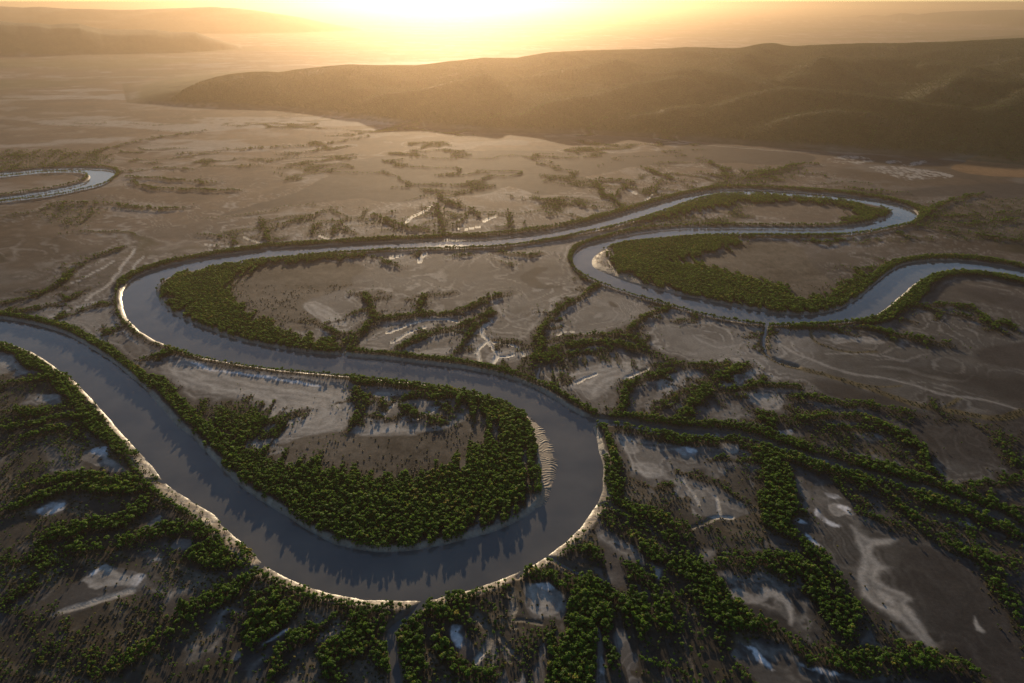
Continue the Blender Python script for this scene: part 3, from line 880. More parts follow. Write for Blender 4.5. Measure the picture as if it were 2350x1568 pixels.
# hills
hm = sstep(1.0, 14, hh) 
hn = fbm(gx, gy, 150, 5, 49, .6)
hc_ = hillg[None] * (1 + .3 * fbm(gx, gy, 30, 4, 50))[:, None]
hc_ = mixc(hc_, hillb, sstep(.0, .45, hn) * .5)
base = mixc(base, hc_, hm)
foot = np.exp(-((hh - 1.5) / 4.0) ** 2) * (hh > .05) * (rr < 4500)
base = mixc(base, hillb * 1.1, .7 * foot)
wet = np.where(hh > 3, 0, wet)
lit = (cut > .25) & (pale_d < 2.0)
wet = np.clip(wet * (1 - sstep(.05, .4, vm)) + .5 * (1 - sstep(0, 3, sd_r)) * near, 0, 1)
wet = np.where(lit, .30, wet)
base = np.clip(base, .012, .8)

co = np.stack([gx, gy, z], -1).astype(np.float32)
I = np.arange(nr * na).reshape(nr, na)
Q = np.stack([I[:-1, :-1], I[:-1, 1:], I[1:, 1:], I[1:, :-1]], -1).reshape(-1, 4)[:, ::-1]

def grid_object(name, faces, mat):
    used, inv = np.unique(faces, return_inverse=True)
    me = bpy.data.meshes.new(name)
    me.vertices.add(len(used)); me.vertices.foreach_set('co', co[used].ravel())
    n = len(faces)
    me.loops.add(n * 4); me.loops.foreach_set('vertex_index', inv.ravel().astype(np.int32))
    me.polygons.add(n); me.polygons.foreach_set('loop_start', np.arange(0, n * 4, 4, dtype=np.int32))
    me.polygons.foreach_set('use_smooth', np.ones(n, bool))
    me.update(calc_edges=True)
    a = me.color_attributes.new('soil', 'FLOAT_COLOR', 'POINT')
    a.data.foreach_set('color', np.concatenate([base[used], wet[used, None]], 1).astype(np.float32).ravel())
    me.materials.append(mat)
    o = bpy.data.objects.new(name, me); COL.objects.link(o)
    return o

# ------------------------------------------------------------------ materials
def new_mat(name):
    m = bpy.data.materials.new(name); m.use_nodes = True
    return m, m.node_tree.nodes, m.node_tree.links, m.node_tree.nodes['Principled BSDF']
def N(nodes, t, **kw):
    n = nodes.new(t)
    for k, v in kw.items(): setattr(n, k, v)
    return n
def soil_material(name, bump=.35, spec=.5, scale=1.0, rough=.62, gl=0):
    m, n, l, b = new_mat(name)
    at = N(n, 'ShaderNodeAttribute', attribute_name='soil')
    geo = N(n, 'ShaderNodeNewGeometry')
    n1 = N(n, 'ShaderNodeTexNoise'); n1.inputs['Scale'].default_value = .35 * scale; n1.inputs['Detail'].default_value = 6; n1.inputs['Roughness'].default_value = .65
    n2 = N(n, 'ShaderNodeTexNoise'); n2.inputs['Scale'].default_value = .06 * scale; n2.inputs['Detail'].default_value = 5
    l.new(geo.outputs['Position'], n1.inputs['Vector']); l.new(geo.outputs['Position'], n2.inputs['Vector'])
    mr = N(n, 'ShaderNodeMapRange'); mr.inputs[1].default_value = .25; mr.inputs[2].default_value = .75; mr.inputs[3].default_value = .72; mr.inputs[4].default_value = 1.28
    l.new(n1.outputs[0], mr.inputs[0])
    mr2 = N(n, 'ShaderNodeMapRange'); mr2.inputs[1].default_value = .3; mr2.inputs[2].default_value = .7; mr2.inputs[3].default_value = .85; mr2.inputs[4].default_value = 1.15
    l.new(n2.outputs[0], mr2.inputs[0])
    mu = N(n, 'ShaderNodeMath', operation='MULTIPLY'); l.new(mr.outputs[0], mu.inputs[0]); l.new(mr2.outputs[0], mu.inputs[1])
    vm_ = N(n, 'ShaderNodeVectorMath', operation='SCALE'); l.new(at.outputs['Color'], vm_.inputs[0]); l.new(mu.outputs[0], vm_.inputs['Scale'])
    l.new(vm_.outputs[0], b.inputs['Base Color'])
    rg = N(n, 'ShaderNodeMapRange'); rg.inputs[3].default_value = .9; rg.inputs[4].default_value = rough
    l.new(at.outputs['Alpha'], rg.inputs[0]); l.new(rg.outputs[0], b.inputs['Roughness'])
    sp_ = N(n, 'ShaderNodeMapRange'); sp_.inputs[3].default_value = .08; sp_.inputs[4].default_value = spec
    l.new(at.outputs['Alpha'], sp_.inputs[0]); l.new(sp_.outputs[0], b.inputs['Specular IOR Level'])
    bp = N(n, 'ShaderNodeBump'); bp.inputs['Strength'].default_value = bump; bp.inputs['Distance'].default_value = .5 / scale
    l.new(n1.outputs[0], bp.inputs['Height']); l.new(bp.outputs[0], b.inputs['Normal'])
    if gl:      # fine-grained silt throws low light forwards
        gb = N(n, 'ShaderNodeBsdfGlossy'); gb.inputs['Roughness'].default_value = .68; l.new(vm_.outputs[0], gb.inputs['Color']); l.new(bp.outputs[0], gb.inputs['Normal'])
        mx = N(n, 'ShaderNodeMixShader'); l.new(b.outputs[0], mx.inputs[1]); l.new(gb.outputs[0], mx.inputs[2])
        mf = N(n, 'ShaderNodeMath', operation='MULTIPLY'); mf.inputs[1].default_value = gl; l.new(at.outputs['Alpha'], mf.inputs[0]); l.new(mf.outputs[0], mx.inputs[0])
        l.new(mx.outputs[0], n['Material Output'].inputs['Surface'])
    return m
M_soil = soil_material('tidal_mud', .3, .02, 1.0, .8, .08)
M_bank = soil_material('bank_mud', 1.0, .68, .7, .40)
M_hill = soil_material('hill_ground', .4, .0, .12)

fh = hh[Q].max(1); fw = which[Q[:, 0]]
fr = sd_r[Q].mean(1); frr = rr[Q].mean(1)
is_hill = (fh > 1.0) & (frr > 1500)
is_bank = (~is_hill) & (frr < 2300) & lit[Q].any(1) & (fr > 8) | (~is_hill) & (fr < bw[Q].mean(1) + .5) & (_t[Q[:, 0]] > 25) & (frr < 3400)
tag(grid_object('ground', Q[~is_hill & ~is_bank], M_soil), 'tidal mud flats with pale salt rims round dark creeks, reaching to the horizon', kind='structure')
tag(grid_object('river_bank', Q[is_bank], M_bank), 'cream mud banks sloping down to the winding river', kind='structure')
for nm, ks, lb in (('hills', (0, 4), 'long low wooded range crossing behind the river bends on the right'),
                   ('far_hills', (1,), 'dark hazy flat-topped ridge at the upper left'),
                   ('distant_hills', (2,), 'faintest ridge on the horizon at the upper left'),
                   ('distant_plateau', (3,), 'faint low plateau on the horizon at the upper right')):
    f = is_hill & np.isin(fw, ks)
    if nm == 'hills': f |= is_hill & (fw < 0)
    if f.any(): tag(grid_object(nm, Q[f], M_hill), lb, kind='structure')

# ------------------------------------------------------------------ water
m, n, l, b = new_mat('silty_water'); M_water = m
geo = N(n, 'ShaderNodeNewGeometry')
b.inputs['Base Color'].default_value = (.10, .10, .10, 1)
b.inputs['Roughness'].default_value = .08
b.inputs['IOR'].default_value = 1.33
n1 = N(n, 'ShaderNodeTexNoise'); n1.inputs['Scale'].default_value = .7; n1.inputs['Detail'].default_value = 4
n2 = N(n, 'ShaderNodeTexNoise'); n2.inputs['Scale'].default_value = .02; n2.inputs['Detail'].default_value = 5
l.new(geo.outputs['Position'], n1.inputs['Vector']); l.new(geo.outputs['Position'], n2.inputs['Vector'])
bp = N(n, 'ShaderNodeBump'); bp.inputs['Strength'].default_value = .025; bp.inputs['Distance'].default_value = .05
l.new(n1.outputs[0], bp.inputs['Height']); l.new(bp.outputs[0], b.inputs['Normal'])
cr = N(n, 'ShaderNodeValToRGB'); cr.color_ramp.elements[0].position = .35; cr.color_ramp.elements[1].position = .65
cr.color_ramp.elements[0].color = (.092, .092, .092, 1); cr.color_ramp.elements[1].color = (.135, .127, .116, 1)
l.new(n2.outputs[0], cr.inputs[0]); l.new(cr.outputs[0], b.inputs['Base Color'])
wx0, wx1, wy0, wy1 = -2600, 2600, 235, 3300
me = bpy.data.meshes.new('river')
nxw, nyw = 20, 14
vx = [(wx0 + (wx1 - wx0) * i / nxw, wy0 + (wy1 - wy0) * j / nyw, 0.0) for j in range(nyw + 1) for i in range(nxw + 1)]
fc = [(j * (nxw + 1) + i, j * (nxw + 1) + i + 1, (j + 1) * (nxw + 1) + i + 1, (j + 1) * (nxw + 1) + i) for j in range(nyw) for i in range(nxw)]
me.from_pydata(vx, [], fc); me.update(); me.materials.append(M_water)
ro = bpy.data.objects.new('river', me); COL.objects.link(ro)
tag(ro, 'silty grey-blue tidal river winding in wide loops through the flats', kind='structure')

# ------------------------------------------------------------------ rippled mud bars (inner bends)
m, n, l, b = new_mat('rippled_mud'); M_bar = m
b.inputs['Base Color'].default_value = (.33, .255, .19, 1); b.inputs['Roughness'].default_value = .6; b.inputs['Specular IOR Level'].default_value = .12
geo = N(n, 'ShaderNodeNewGeometry'); n1 = N(n, 'ShaderNodeTexNoise'); n1.inputs['Scale'].default_value = .6; n1.inputs['Detail'].default_value = 6
l.new(geo.outputs['Position'], n1.inputs['Vector'])
cr = N(n, 'ShaderNodeValToRGB'); cr.color_ramp.elements[0].color = (.20, .155, .12, 1); cr.color_ramp.elements[1].color = (.34, .27, .20, 1)
l.new(n1.outputs[0], cr.inputs[0]); l.new(cr.outputs[0], b.inputs['Base Color'])
bp = N(n, 'ShaderNodeBump'); bp.inputs['Strength'].default_value = .6; bp.inputs['Distance'].default_value = .3
l.new(n1.outputs[0], bp.inputs['Height']); l.new(bp.outputs[0], b.inputs['Normal'])
def mud_bar(outer, inner, nu, nv, wl_, amp, label, name, lift=0.0):
    A = smooth(gp(*pts(outer).T, 0.2), 2); B = smooth(gp(*pts(inner).T, 1.5), 2)
    def res(L, k):
        s = band_len(L); q = np.linspace(0, s[-1], k)
        return np.stack([np.interp(q, s, L[:, 0]), np.interp(q, s, L[:, 1])], -1), s[-1]
    A, la = res(A, nu); B, _ = res(B, nu)
    V = np.zeros((nu, nv, 3))
    for j in range(nv):
        f = j / (nv - 1)
        P = A * (1 - f) + B * f
        s = np.linspace(0, la, nu)
        ph = s / wl_ + 1.7 * fbm(P[:, 0], P[:, 1], 16, 3, 71, .5) + f * 0.9 + .5 * math.sin(f * 5)
        saw = (ph % 1.0)
        rip = np.where(saw < .7, saw / .7, (1 - saw) / .3)
        am = amp * (0.35 + 0.65 * (1 - f)) * np.clip(.75 + 2.2 * fbm(P[:, 0], P[:, 1], 8, 3, 72), .1, 1.3)
        V[:, j, :2] = P
        prof = min(1, f * 2.4)
        V[:, j, 2] = lift * min(1, f * 4) - 0.35 + prof * (0.55 + 1.3 * f ** 1.4) + am * (rip - .3) + (f < .001) * (-.3)
    ends = np.clip(np.minimum(np.arange(nu), np.arange(nu)[::-1]) / 14.0, 0, 1)[:, None]
    V[:, :, 2] = V[:, :, 2] * ends - .5 * (1 - ends)
    J = np.arange(nu * nv).reshape(nu, nv)
    F = np.stack([J[:-1, :-1], J[1:, :-1], J[1:, 1:], J[:-1, 1:]], -1).reshape(-1, 4)
    me = bpy.data.meshes.new(name); me.from_pydata(V.reshape(-1, 3).tolist(), [], F.tolist()); me.update()
    if me.polygons[len(F) // 2].normal.z < 0: me.flip_normals()
    me.polygons.foreach_set('use_smooth', np.ones(len(F), bool)); me.materials.append(M_bar)
    o = bpy.data.objects.new(name, me); COL.objects.link(o)
    return tag(o, label, kind='structure')
mud_bar('1205,948 1222,960 1240,972 1260,999 1274,1032 1281,1060 1281,1085 1274,1112 1263,1137 1252,1159 1238,1166',
        '1200,955 1212,972 1224,1000 1233,1030 1240,1060 1242,1090 1240,1112 1236,1132 1230,1150 1222,1160 1215,1168', 620, 34, 3.6, .75,
        'rippled mud bar on the inside of the nearest river bend', 'mud_bank')
mud_bar('1412,566 1380,576 1362,588 1355,600 1358,613 1380,624 1404,634 1430,645 1460,654 1500,665',
        '1420,572 1404,580 1398,592 1398,604 1406,616 1424,627 1440,634 1462,643 1486,650 1510,657', 560, 26, 4.5, .28,
        'rippled mud bar at the narrow tip of the wooded river neck', 'mud_bank', 1.3)

# ------------------------------------------------------------------ foliage
def leaf_material(name, ca, cb, trans, cc=None):
    m, n, l, b = new_mat(name)
    oi = N(n, 'ShaderNodeObjectInfo'); geo = N(n, 'ShaderNodeNewGeometry')
    n1 = N(n, 'ShaderNodeTexNoise'); n1.inputs['Scale'].default_value = .45; n1.inputs['Detail'].default_value = 3
    l.new(geo.outputs['Position'], n1.inputs['Vector'])
    n0 = N(n, 'ShaderNodeTexNoise'); n0.inputs['Scale'].default_value = .02; n0.inputs['Detail'].default_value = 3
    l.new(geo.outputs['Position'], n0.inputs['Vector'])
    ad = N(n, 'ShaderNodeMath', operation='ADD'); l.new(n1.outputs[0], ad.inputs[0]); l.new(oi.outputs['Random'], ad.inputs[1])
    ad2 = N(n, 'ShaderNodeMath', operation='ADD'); l.new(ad.outputs[0], ad2.inputs[0]); l.new(n0.outputs[0], ad2.inputs[1])
    mr = N(n, 'ShaderNodeMapRange'); mr.inputs[1].default_value = .9; mr.inputs[2].default_value = 2.05; l.new(ad2.outputs[0], mr.inputs[0])
    cr = N(n, 'ShaderNodeValToRGB'); cr.color_ramp.elements[0].color = (*ca, 1); cr.color_ramp.elements[1].color = (*cb, 1)
    if cc:
        e = cr.color_ramp.elements.new(.93); e.color = (*cb, 1); cr.color_ramp.elements[-1].color = (*cc, 1)
    l.new(mr.outputs[0], cr.inputs[0])
    l.new(cr.outputs[0], b.inputs['Base Color']); b.inputs['Roughness'].default_value = .62; b.inputs['Specular IOR Level'].default_value = .25
    tr = N(n, 'ShaderNodeBsdfTranslucent')
    hs = N(n, 'ShaderNodeHueSaturation'); hs.inputs['Value'].default_value = 2.6; hs.inputs['Hue'].default_value = .48; l.new(cr.outputs[0], hs.inputs['Color']); l.new(hs.outputs[0], tr.inputs['Color'])
    mx = N(n, 'ShaderNodeMixShader'); mx.inputs[0].default_value = trans
    out = n['Material Output']
    l.new(b.outputs[0], mx.inputs[1]); l.new(tr.outputs[0], mx.inputs[2]); l.new(mx.outputs[0], out.inputs['Surface'])
    return m
M_leaf = leaf_material('mangrove_leaves', (.019, .060, .008), (.078, .165, .018), .42, (.17, .16, .035))
M_shrub = leaf_material('samphire_leaves', (.030, .036, .014), (.085, .078, .026), .3)
M_wood = leaf_material('hill_leaves', (.060, .070, .018), (.100, .104, .026), .15)
m, n, l, b = new_mat('bark'); M_bark = m
b.inputs['Base Color'].default_value = (.11, .085, .06, 1); b.inputs['Roughness'].default_value = .9
n1 = N(n, 'ShaderNodeTexNoise'); n1.inputs['Scale'].default_value = 4; cr = N(n, 'ShaderNodeValToRGB')
cr.color_ramp.elements[0].color = (.07, .052, .038, 1); cr.color_ramp.elements[1].color = (.16, .13, .10, 1); l.new(n1.outputs[0], cr.inputs[0]); l.new(cr.outputs[0], b.inputs['Base Color'])

def mesh_from(name, V, F, mats, midx=None):
    me = bpy.data.meshes.new(name); me.from_pydata([tuple(v) for v in V], [], F); me.update()
    for q in mats: me.materials.append(q)
    if midx is not None: me.polygons.foreach_set('material_index', midx)
    return me
def trunk_geo(rg, h, r0):
    V = []; F = []
    def tube(a, b_, ra, rb, k=5):
        s = len(V); d = (b_ - a); d = d / np.linalg.norm(d); u = np.cross(d, [.3, .9, .1]); u /= np.linalg.norm(u); w = np.cross(d, u)
        for P, rd in ((a, ra), (b_, rb)):
            for i in range(k):
                an = 2 * math.pi * i / k; V.append(P + rd * (math.cos(an) * u + math.sin(an) * w))
        for i in range(k): F.append((s + i, s + (i + 1) % k, s + k + (i + 1) % k, s + k + i))
    fork = np.array([rg.uniform(-.2, .2), rg.uniform(-.2, .2), h * .42])
    tube(np.array([0, 0, -.6]), fork, r0, r0 * .7)
    for k in range(4):
        an = k * 1.57 + rg.uniform(-.5, .5); rad = h * rg.uniform(.22, .36)
        tube(fork, np.array([rad * math.cos(an), rad * math.sin(an), h * rg.uniform(.7, .85)]), r0 * .6, r0 * .22, 4)
        ro_ = np.array([rg.uniform(.5, .9) * math.cos(an), rg.uniform(.5, .9) * math.sin(an), -.5])     # prop root
        tube(fork * .7, ro_, r0 * .35, r0 * .2, 3)
    return V, F
import bmesh
def blob(rg, c, rad, sq, sub):
    bm = bmesh.new(); bmesh.ops.create_icosphere(bm, subdivisions=sub, radius=1)
    V = []
    s = rg.uniform(0, 99)
    for v in bm.verts:
        d = np.array(v.co); w = 1 + .20 * math.sin(d[0] * 5 + s) * math.cos(d[1] * 4.3 - s) + rg.uniform(-.10, .10)
        V.append(np.array(c) + d * rad * w * np.array([1, 1, sq]))
    F = [tuple(x.index for x in f.verts) for f in bm.faces]; bm.free()
    return V, F
def crown_geo(rg, h, cr_, leaves, lumps=5, leaf=.42):
    V = []; F = []
    cs = [((0, 0, h * .66), cr_ * .72)]
    for k in range(lumps):
        an = k * 6.283 / lumps + rg.uniform(-.4, .4); q = cr_ * rg.uniform(.38, .58)
        cs.append(((q * math.cos(an), q * math.sin(an), h * rg.uniform(.55, .80)), cr_ * rg.uniform(.36, .52)))
    for i, (c, rad) in enumerate(cs):
        v, f = blob(rg, c, rad * .86, .72, 2 if i == 0 else 1)
        s = len(V); V += v; F += [tuple(s + q for q in t_) for t_ in f]
    for k in range(leaves):
        c, rad = cs[rg.integers(len(cs))]
        d = rg.normal(size=3); d /= np.linalg.norm(d)
        if d[2] < -.35: d[2] *= -1
        P = np.array(c) + d * rad * rg.uniform(.82, 1.12) * np.array([1, 1, .76])
        nn = d + rg.normal(size=3) * .55; nn /= np.linalg.norm(nn)
        u = np.cross(nn, rg.normal(size=3)); u /= np.linalg.norm(u); w = np.cross(nn, u)
        a = leaf * rg.uniform(.6, 1.3); b_ = a * rg.uniform(.5, .9)
        s = len(V); V += [P - u * a, P - w * b_, P + u * a, P + w * b_]; F.append((s, s + 1, s + 2, s + 3))
    return V, F
PROTO = []
for k in range(6):
    rg = np.random.default_rng(100 + k)
    h = 5.0; cr_ = rg.uniform(1.0, 1.5)
    cv, cf = crown_geo(rg, h, cr_, 110, 4 + k % 3, .27)
    tv, tf = trunk_geo(rg, h, .2)
    PROTO.append(dict(crown=mesh_from('crown', cv, cf, [M_leaf]), trunk=mesh_from('trunk', tv, tf, [M_bark]),
        both=mesh_from('mangrove_pattern', cv + tv, cf + [tuple(q + len(cv) for q in f) for f in tf], [M_leaf, M_bark], [0] * len(cf) + [1] * len(tf))))
SHRUB = []
for k in range(3):
    rg = np.random.default_rng(200 + k)
    cv, cf = crown_geo(rg, .8, 1.0, 40, 4, .24)
    SHRUB.append(mesh_from('shrub_pattern', cv, cf, [M_shrub]))
WOOD = []
for k in range(3):
    rg = np.random.default_rng(300 + k)
    cv, cf = crown_geo(rg, 8, 4.2, 50, 4, .9)
    WOOD.append(mesh_from('wood_pattern', cv, cf, [M_wood]))

def vein(x, y):
    wx_ = x + 9 * fbm(x, y, 26, 3, 85); wy_ = y + 9 * fbm(x, y, 26, 3, 86)
    k_ = 1 - np.abs(fbm(wx_ * .75 + wy_ * .35, wy_ * .5 - wx_ * .2, 26, 2, 87)) * 2.2
    return sstep(.62, .9, k_)
# ---- planting ---------------------------------------------------------------
def ground_z(x, y):
    """height of the terrain grid, bilinear"""
    r = np.hypot(x, y); a = np.arctan2(x, y)
    fi = np.interp(r, RR, np.arange(nr)); fj = np.interp(a, AZ, np.arange(na))
    i = np.minimum(fi.astype(int), nr - 2); j = np.minimum(fj.astype(int), na - 2); u = fi - i; v = fj - j
    Z = z.reshape(nr, na)
    return Z[i, j] * (1 - u) * (1 - v) + Z[i + 1, j] * u * (1 - v) + Z[i, j + 1] * (1 - u) * v + Z[i + 1, j + 1] * u * v
def candidates(x0, x1, y0, y1, sp_):
    X, Y = np.meshgrid(np.arange(x0, x1, sp_), np.arange(y0, y1, sp_ * .87))
    X = X + (np.arange(X.shape[0])[:, None] % 2) * sp_ * .5
    X = X.ravel() + RNG.uniform(-.42, .42, X.size) * sp_; Y = Y.ravel() + RNG.uniform(-.42, .42, Y.size) * sp_
    m = (np.abs(X) < Y * .8 + 220)
    return X[m], Y[m]
tx, ty, ts = [], [], []
sx, sy, ss = [], [], []
for (y0, y1, sp_) in ((230, 1250, 2.1), (1250, 2600, 3.4)):
    X, Y = candidates(-y1 * 1.15, y1 * 1.15, y0, y1, sp_)
    d, dn, sol = veg_field(X, Y, True); sr = river_sd(X, Y); sc = creek_sd(X, Y); cl = clear_field(X, Y)
    clump = fbm(X, Y, 16, 3, 81, .6); cl2 = fbm(X * .6 + Y * .5, Y * .4 - X * .2, 13, 3, 83)
    full = dn > .75
    p = np.where(full, np.where(sol | (d < -9), dn, dn * np.clip(.80 + 1.5 * cl2 + 1.2 * clump, .2, 1)), dn * (.30 + 1.9 * vein(X, Y)))
    if sp_ > 3:
        k_, m_ = far_vein(X, Y); p = np.maximum(p, .75 * sstep(.80, .95, k_) * m_ * (sr > 12))
    p = p * (1 - cl) * (sr > 1.4) * (sc > .8)
    keep = RNG.random(len(X)) < p
    s = np.where(full, np.exp(RNG.normal(-.02, .22, len(X))), RNG.normal(.72, .16, len(X))) * (1 + .18 * fbm(X, Y, 60, 2, 82))
    s = s * np.where(dn < .3, .8, 1.0) * (sp_ / 2.1) ** .5
    tx.append(X[keep]); ty.append(Y[keep]); ts.append(np.clip(s[keep], .4, 1.6))
    if sp_ < 4.5:
        X2, Y2 = candidates(-y1 * 1.15, y1 * 1.15, y0, 1000, 3.3)
        d, dn = veg_field(X2, Y2); sr = river_sd(X2, Y2); sc = creek_sd(X2, Y2); cl = clear_field(X2, Y2)
        f2 = fbm(X2 * .35 + Y2 * .55, Y2 * .25 - X2 * .1, 9, 3, 47)
        p = np.clip(.8 * (dn > .06) * (dn < .95) * np.clip(.15 + 1.6 * f2 + .8 * vein(X2, Y2), 0, 1) + .6 * np.exp(-np.abs(d) / 4.0) * (d < 12), 0, 1) * (1 - cl * .9) * (sr > 7) * (sc > 1)
        # sparse tufts on the dry scrub clearings
        for P, kd, _ in PATCH:
            if kd == 'scrub': p = np.maximum(p, inside(X2, Y2, P) * (.05 + .28 * (fbm(X2, Y2, 30, 3, 95) > .12)))
        ge = np.full(len(X2), 60.0, np.float32)
        for L, hw in GRASS: dist_line(X2, Y2, L, 12, ge, hw)
        p = np.maximum(p, .5 * (ge < 0))
        keep = RNG.random(len(X2)) < p
        sx.append(X2[keep]); sy.append(Y2[keep]); ss.append(RNG.uniform(.5, 1.25, keep.sum()))
tx = np.concatenate(tx); ty = np.concatenate(ty); ts = np.concatenate(ts)
sx = np.concatenate(sx); sy = np.concatenate(sy); ss = np.concatenate(ss)
tz = ground_z(tx, ty); sz = ground_z(sx, sy)
ok = tz > .25; tx, ty, tz, ts = tx[ok], ty[ok], tz[ok], ts[ok]
rot = RNG.uniform(0, 6.283, len(tx)); kind_i = RNG.integers(0, 6, len(tx))
print('mangroves', len(tx), 'shrubs', len(sx))

def scatter(name, protos, x, y, zz, s, rz, ki, label, cat, group=None):
    me = bpy.data.meshes.new(name)
    me.vertices.add(len(x)); me.vertices.foreach_set('co', np.stack([x, y, zz], -1).astype(np.float32).ravel())
    for nm, tp, dat in (('size', 'FLOAT', s), ('turn', 'FLOAT', rz), ('pick', 'INT', ki)):
        a = me.attributes.new(nm, tp, 'POINT'); a.data.foreach_set('value', np.asarray(dat, np.float32 if tp == 'FLOAT' else np.int32))
    me.update()
    o = bpy.data.objects.new(name, me); COL.objects.link(o)
    g = bpy.data.node_groups.new(name + '_planting', 'GeometryNodeTree')
    g.interface.new_socket('Geometry', in_out='INPUT', socket_type='NodeSocketGeometry')
    g.interface.new_socket('Geometry', in_out='OUTPUT', socket_type='NodeSocketGeometry')
    nd, lk = g.nodes, g.links
    gi = nd.new('NodeGroupInput'); go = nd.new('NodeGroupOutput'); jn = nd.new('GeometryNodeJoinGeometry')
    def attr(nm, tp):
        q = nd.new('GeometryNodeInputNamedAttribute'); q.data_type = tp; q.inputs['Name'].default_value = nm; return q.outputs['Attribute']
    A_s = attr('size', 'FLOAT'); A_t = attr('turn', 'FLOAT'); A_p = attr('pick', 'INT')
    cx = nd.new('ShaderNodeCombineXYZ'); lk.new(A_t, cx.inputs['Z'])
    for k, pm in enumerate(protos):
        po = bpy.data.objects.new(pm.name + '_source', pm)      # used by the node group only, never linked to the scene
        oi = nd.new('GeometryNodeObjectInfo'); oi.inputs['Object'].default_value = po; oi.inputs['As Instance'].default_value = True
        cmp_ = nd.new('FunctionNodeCompare'); cmp_.data_type = 'INT'; cmp_.operation = 'EQUAL'
        lk.new(A_p, cmp_.inputs[2]); cmp_.inputs[3].default_value = k
        ip = nd.new('GeometryNodeInstanceOnPoints')
        lk.new(gi.outputs[0], ip.inputs['Points']); lk.new(cmp_.outputs[0], ip.inputs['Selection']); lk.new(oi.outputs['Geometry'], ip.inputs['Instance'])
        e2r = nd.new('FunctionNodeEulerToRotation'); lk.new(cx.outputs[0], e2r.inputs[0]); lk.new(e2r.outputs[0], ip.inputs['Rotation'])
        lk.new(A_s, ip.inputs['Scale'])
        lk.new(ip.outputs[0], jn.inputs[0])
    lk.new(jn.outputs[0], go.inputs[0])
    md = o.modifiers.new('planting', 'NODES'); md.node_group = g
    return tag(o, label, cat, group, 'stuff')

# the 300 largest mangroves of the picture stand one by one
u, v = to_img(tx, ty, tz + 3 * ts)
vis = (u > 8) & (u < 2342) & (v > 20) & (v < 1560)
slant = np.sqrt(tx ** 2 + ty ** 2 + (HC - tz) ** 2)
score = np.where(vis & (dens_v[0] >= 0), ts / slant, 0)
big = np.argsort(-score)[:300]
rest = np.ones(len(tx), bool); rest[big] = False
scatter('mangrove_forest', [p_['both'] for p_ in PROTO], tx[rest], ty[rest], tz[rest], ts[rest], rot[rest], kind_i[rest],
        'belts of green mangrove trees lining the river and every side creek', 'mangroves')
scatter('low_shrubs', SHRUB, sx, sy, sz - .1, ss, RNG.uniform(0, 6.28, len(sx)), RNG.integers(0, 3, len(sx)),
        'low brown salt-marsh shrubs scattered between the mangrove belts', 'shrubs')

LAND = [((1250, 1385), 'round the pale ringed mud pan'), ((1100, 1480), 'among the forked dry runnels'),
        ((930, 1470), 'beside the dark bottom creek'), ((800, 1500), 'left of the bottom creek'),
        ((1340, 1480), 'in the thickest bottom clump'), ((640, 1470), 'by the bluish salt strip'),
        ((545, 1500), 'by the small striped salt patch'), ((250, 1330), 'round the white salt pan'),
        ((120, 1500), 'in the dark lower left corner'), ((350, 1500), 'in the dim lower left thicket'),
        ((1500, 1500), 'among the streaky pale runnels'), ((1660, 1480), 'below the hooked pale pan'),
        ((1760, 1370), 'round the hooked pale pan'), ((1900, 1510), 'in the lower right belt'),
        ((2050, 1530), 'below the long pale mud tongue'), ((2250, 1540), 'in the dark lower right corner'),
        ((1050, 1390), 'right of the creek mouth'), ((800, 1400), 'on the bank left of the creek mouth'),
        ((480, 1300), 'in the clump behind the left bank'), ((1200, 1540), 'at the bottom edge past the runnels')]
ORD = ('first second third fourth fifth sixth seventh eighth ninth tenth eleventh twelfth thirteenth fourteenth fifteenth '
       'sixteenth seventeenth eighteenth nineteenth twentieth').split()
info = []
for i in big:
    uu, vv = float(u[i]), float(v[i])
    k = min(range(len(LAND)), key=lambda q: (LAND[q][0][0] - uu) ** 2 + (LAND[q][0][1] - vv) ** 2)
    info.append((k, uu, vv, i))
size_w = lambda s_: 'huge' if s_ > 1.45 else 'large' if s_ > 1.3 else 'broad' if s_ > 1.15 else 'mid-sized'
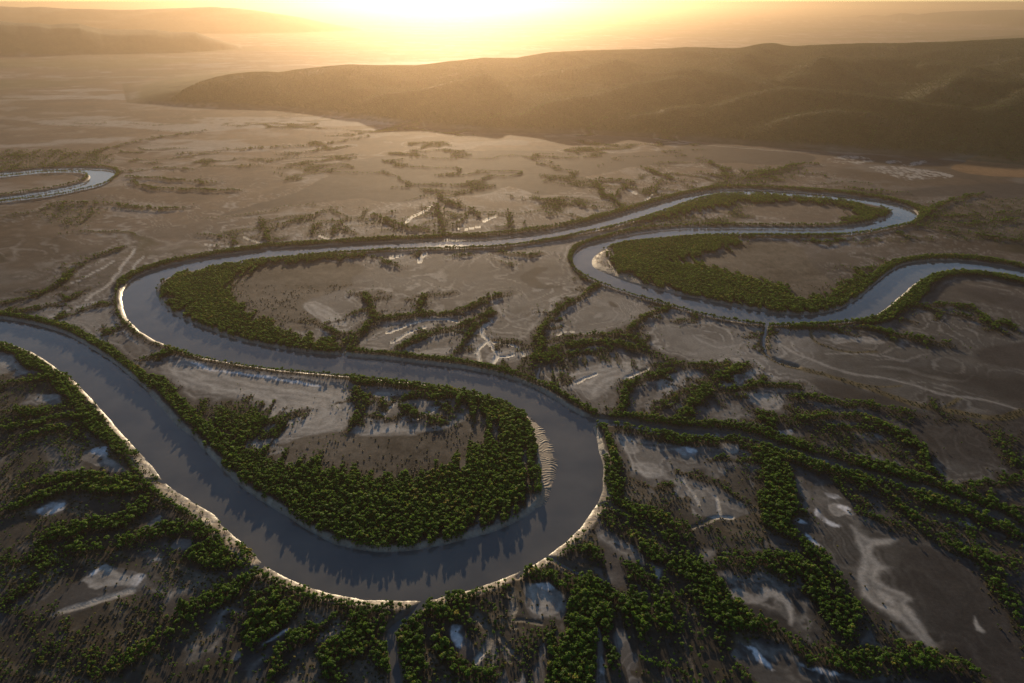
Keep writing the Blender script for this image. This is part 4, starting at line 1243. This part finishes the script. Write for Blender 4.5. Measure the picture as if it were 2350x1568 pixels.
for k in range(len(LAND)):
    mem = [t_ for t_ in info if t_[0] == k]
    if not mem: continue
    mem.sort(key=lambda t_: t_[2])
    nrow = max(1, -(-len(mem) // 18)); nrow = max(nrow, 3 if len(mem) > 9 else 1)
    rows = [mem[int(len(mem) * a_ / nrow):int(len(mem) * (a_ + 1) / nrow)] for a_ in range(nrow)]
    names = {1: [''], 3: [', upper part', ', middle part', ', lower part']}.get(nrow) or [', %s tier' % ORD[a_] for a_ in range(nrow)]
    for row, rn in zip(rows, names):
        row.sort(key=lambda t_: t_[1])
        for q, (_, uu, vv, i) in enumerate(row):
            lab = f'{size_w(ts[i])} green mangrove {LAND[k][1]}, {ORD[min(q, 19)]} from left{rn}'
            P_ = PROTO[kind_i[i]]
            root = bpy.data.objects.new('mangrove_tree', None); COL.objects.link(root)
            root.location = (tx[i], ty[i], tz[i]); root.rotation_euler = (0, 0, rot[i]); root.scale = (ts[i],) * 3
            tag(root, lab, 'tree', 'mangroves ' + LAND[k][1])
            for nm in ('crown', 'trunk'):
                c_ = bpy.data.objects.new(nm, P_[nm]); COL.objects.link(c_); c_.parent = root

# ---- woodland on the hills ---------------------------------------------------
X, Y = candidates(-1500, 3600, 1700, 4300, 8.5)
H_, w_ = hill_height(X, Y)
p = (w_ == 0) * sstep(4, 20, H_) * np.clip(1.05 + .9 * fbm(X, Y, 160, 3, 91), .4, 1)
keep = RNG.random(len(X)) < p
X, Y = X[keep], Y[keep]
print('hill trees', len(X))
scatter('hill_woodland', WOOD, X, Y, ground_z(X, Y) - .8, RNG.uniform(.55, .8, len(X)), RNG.uniform(0, 6.28, len(X)), RNG.integers(0, 3, len(X)),
        'open dry woodland covering the long range of hills', 'woodland')

# ------------------------------------------------------------------ haze
bm_ = bmesh.new(); bmesh.ops.create_cube(bm_, size=1)
me = bpy.data.meshes.new('haze'); bm_.to_mesh(me); bm_.free()
hz = bpy.data.objects.new('haze', me); COL.objects.link(hz)
HT = max(430.0, float(z.max()) + 40)
hz.scale = (124000, 124000, HT + 4); hz.location = (0, 0, (HT - 4) / 2 )
m = bpy.data.materials.new('haze'); m.use_nodes = True; nt = m.node_tree
for q in list(nt.nodes):
    if q.type != 'OUTPUT_MATERIAL': nt.nodes.remove(q)
pv = nt.nodes.new('ShaderNodeVolumePrincipled')
pv.inputs['Density'].default_value = HAZE_DENSITY
pv.inputs['Color'].default_value = HAZE_COLOR
pv.inputs['Anisotropy'].default_value = HAZE_G
nt.links.new(pv.outputs[0], nt.nodes['Material Output'].inputs['Volume'])
me.materials.append(m)
tag(hz, 'warm sunlit haze thickening towards the hills', 'haze', kind='stuff')
print('z max', z.max())
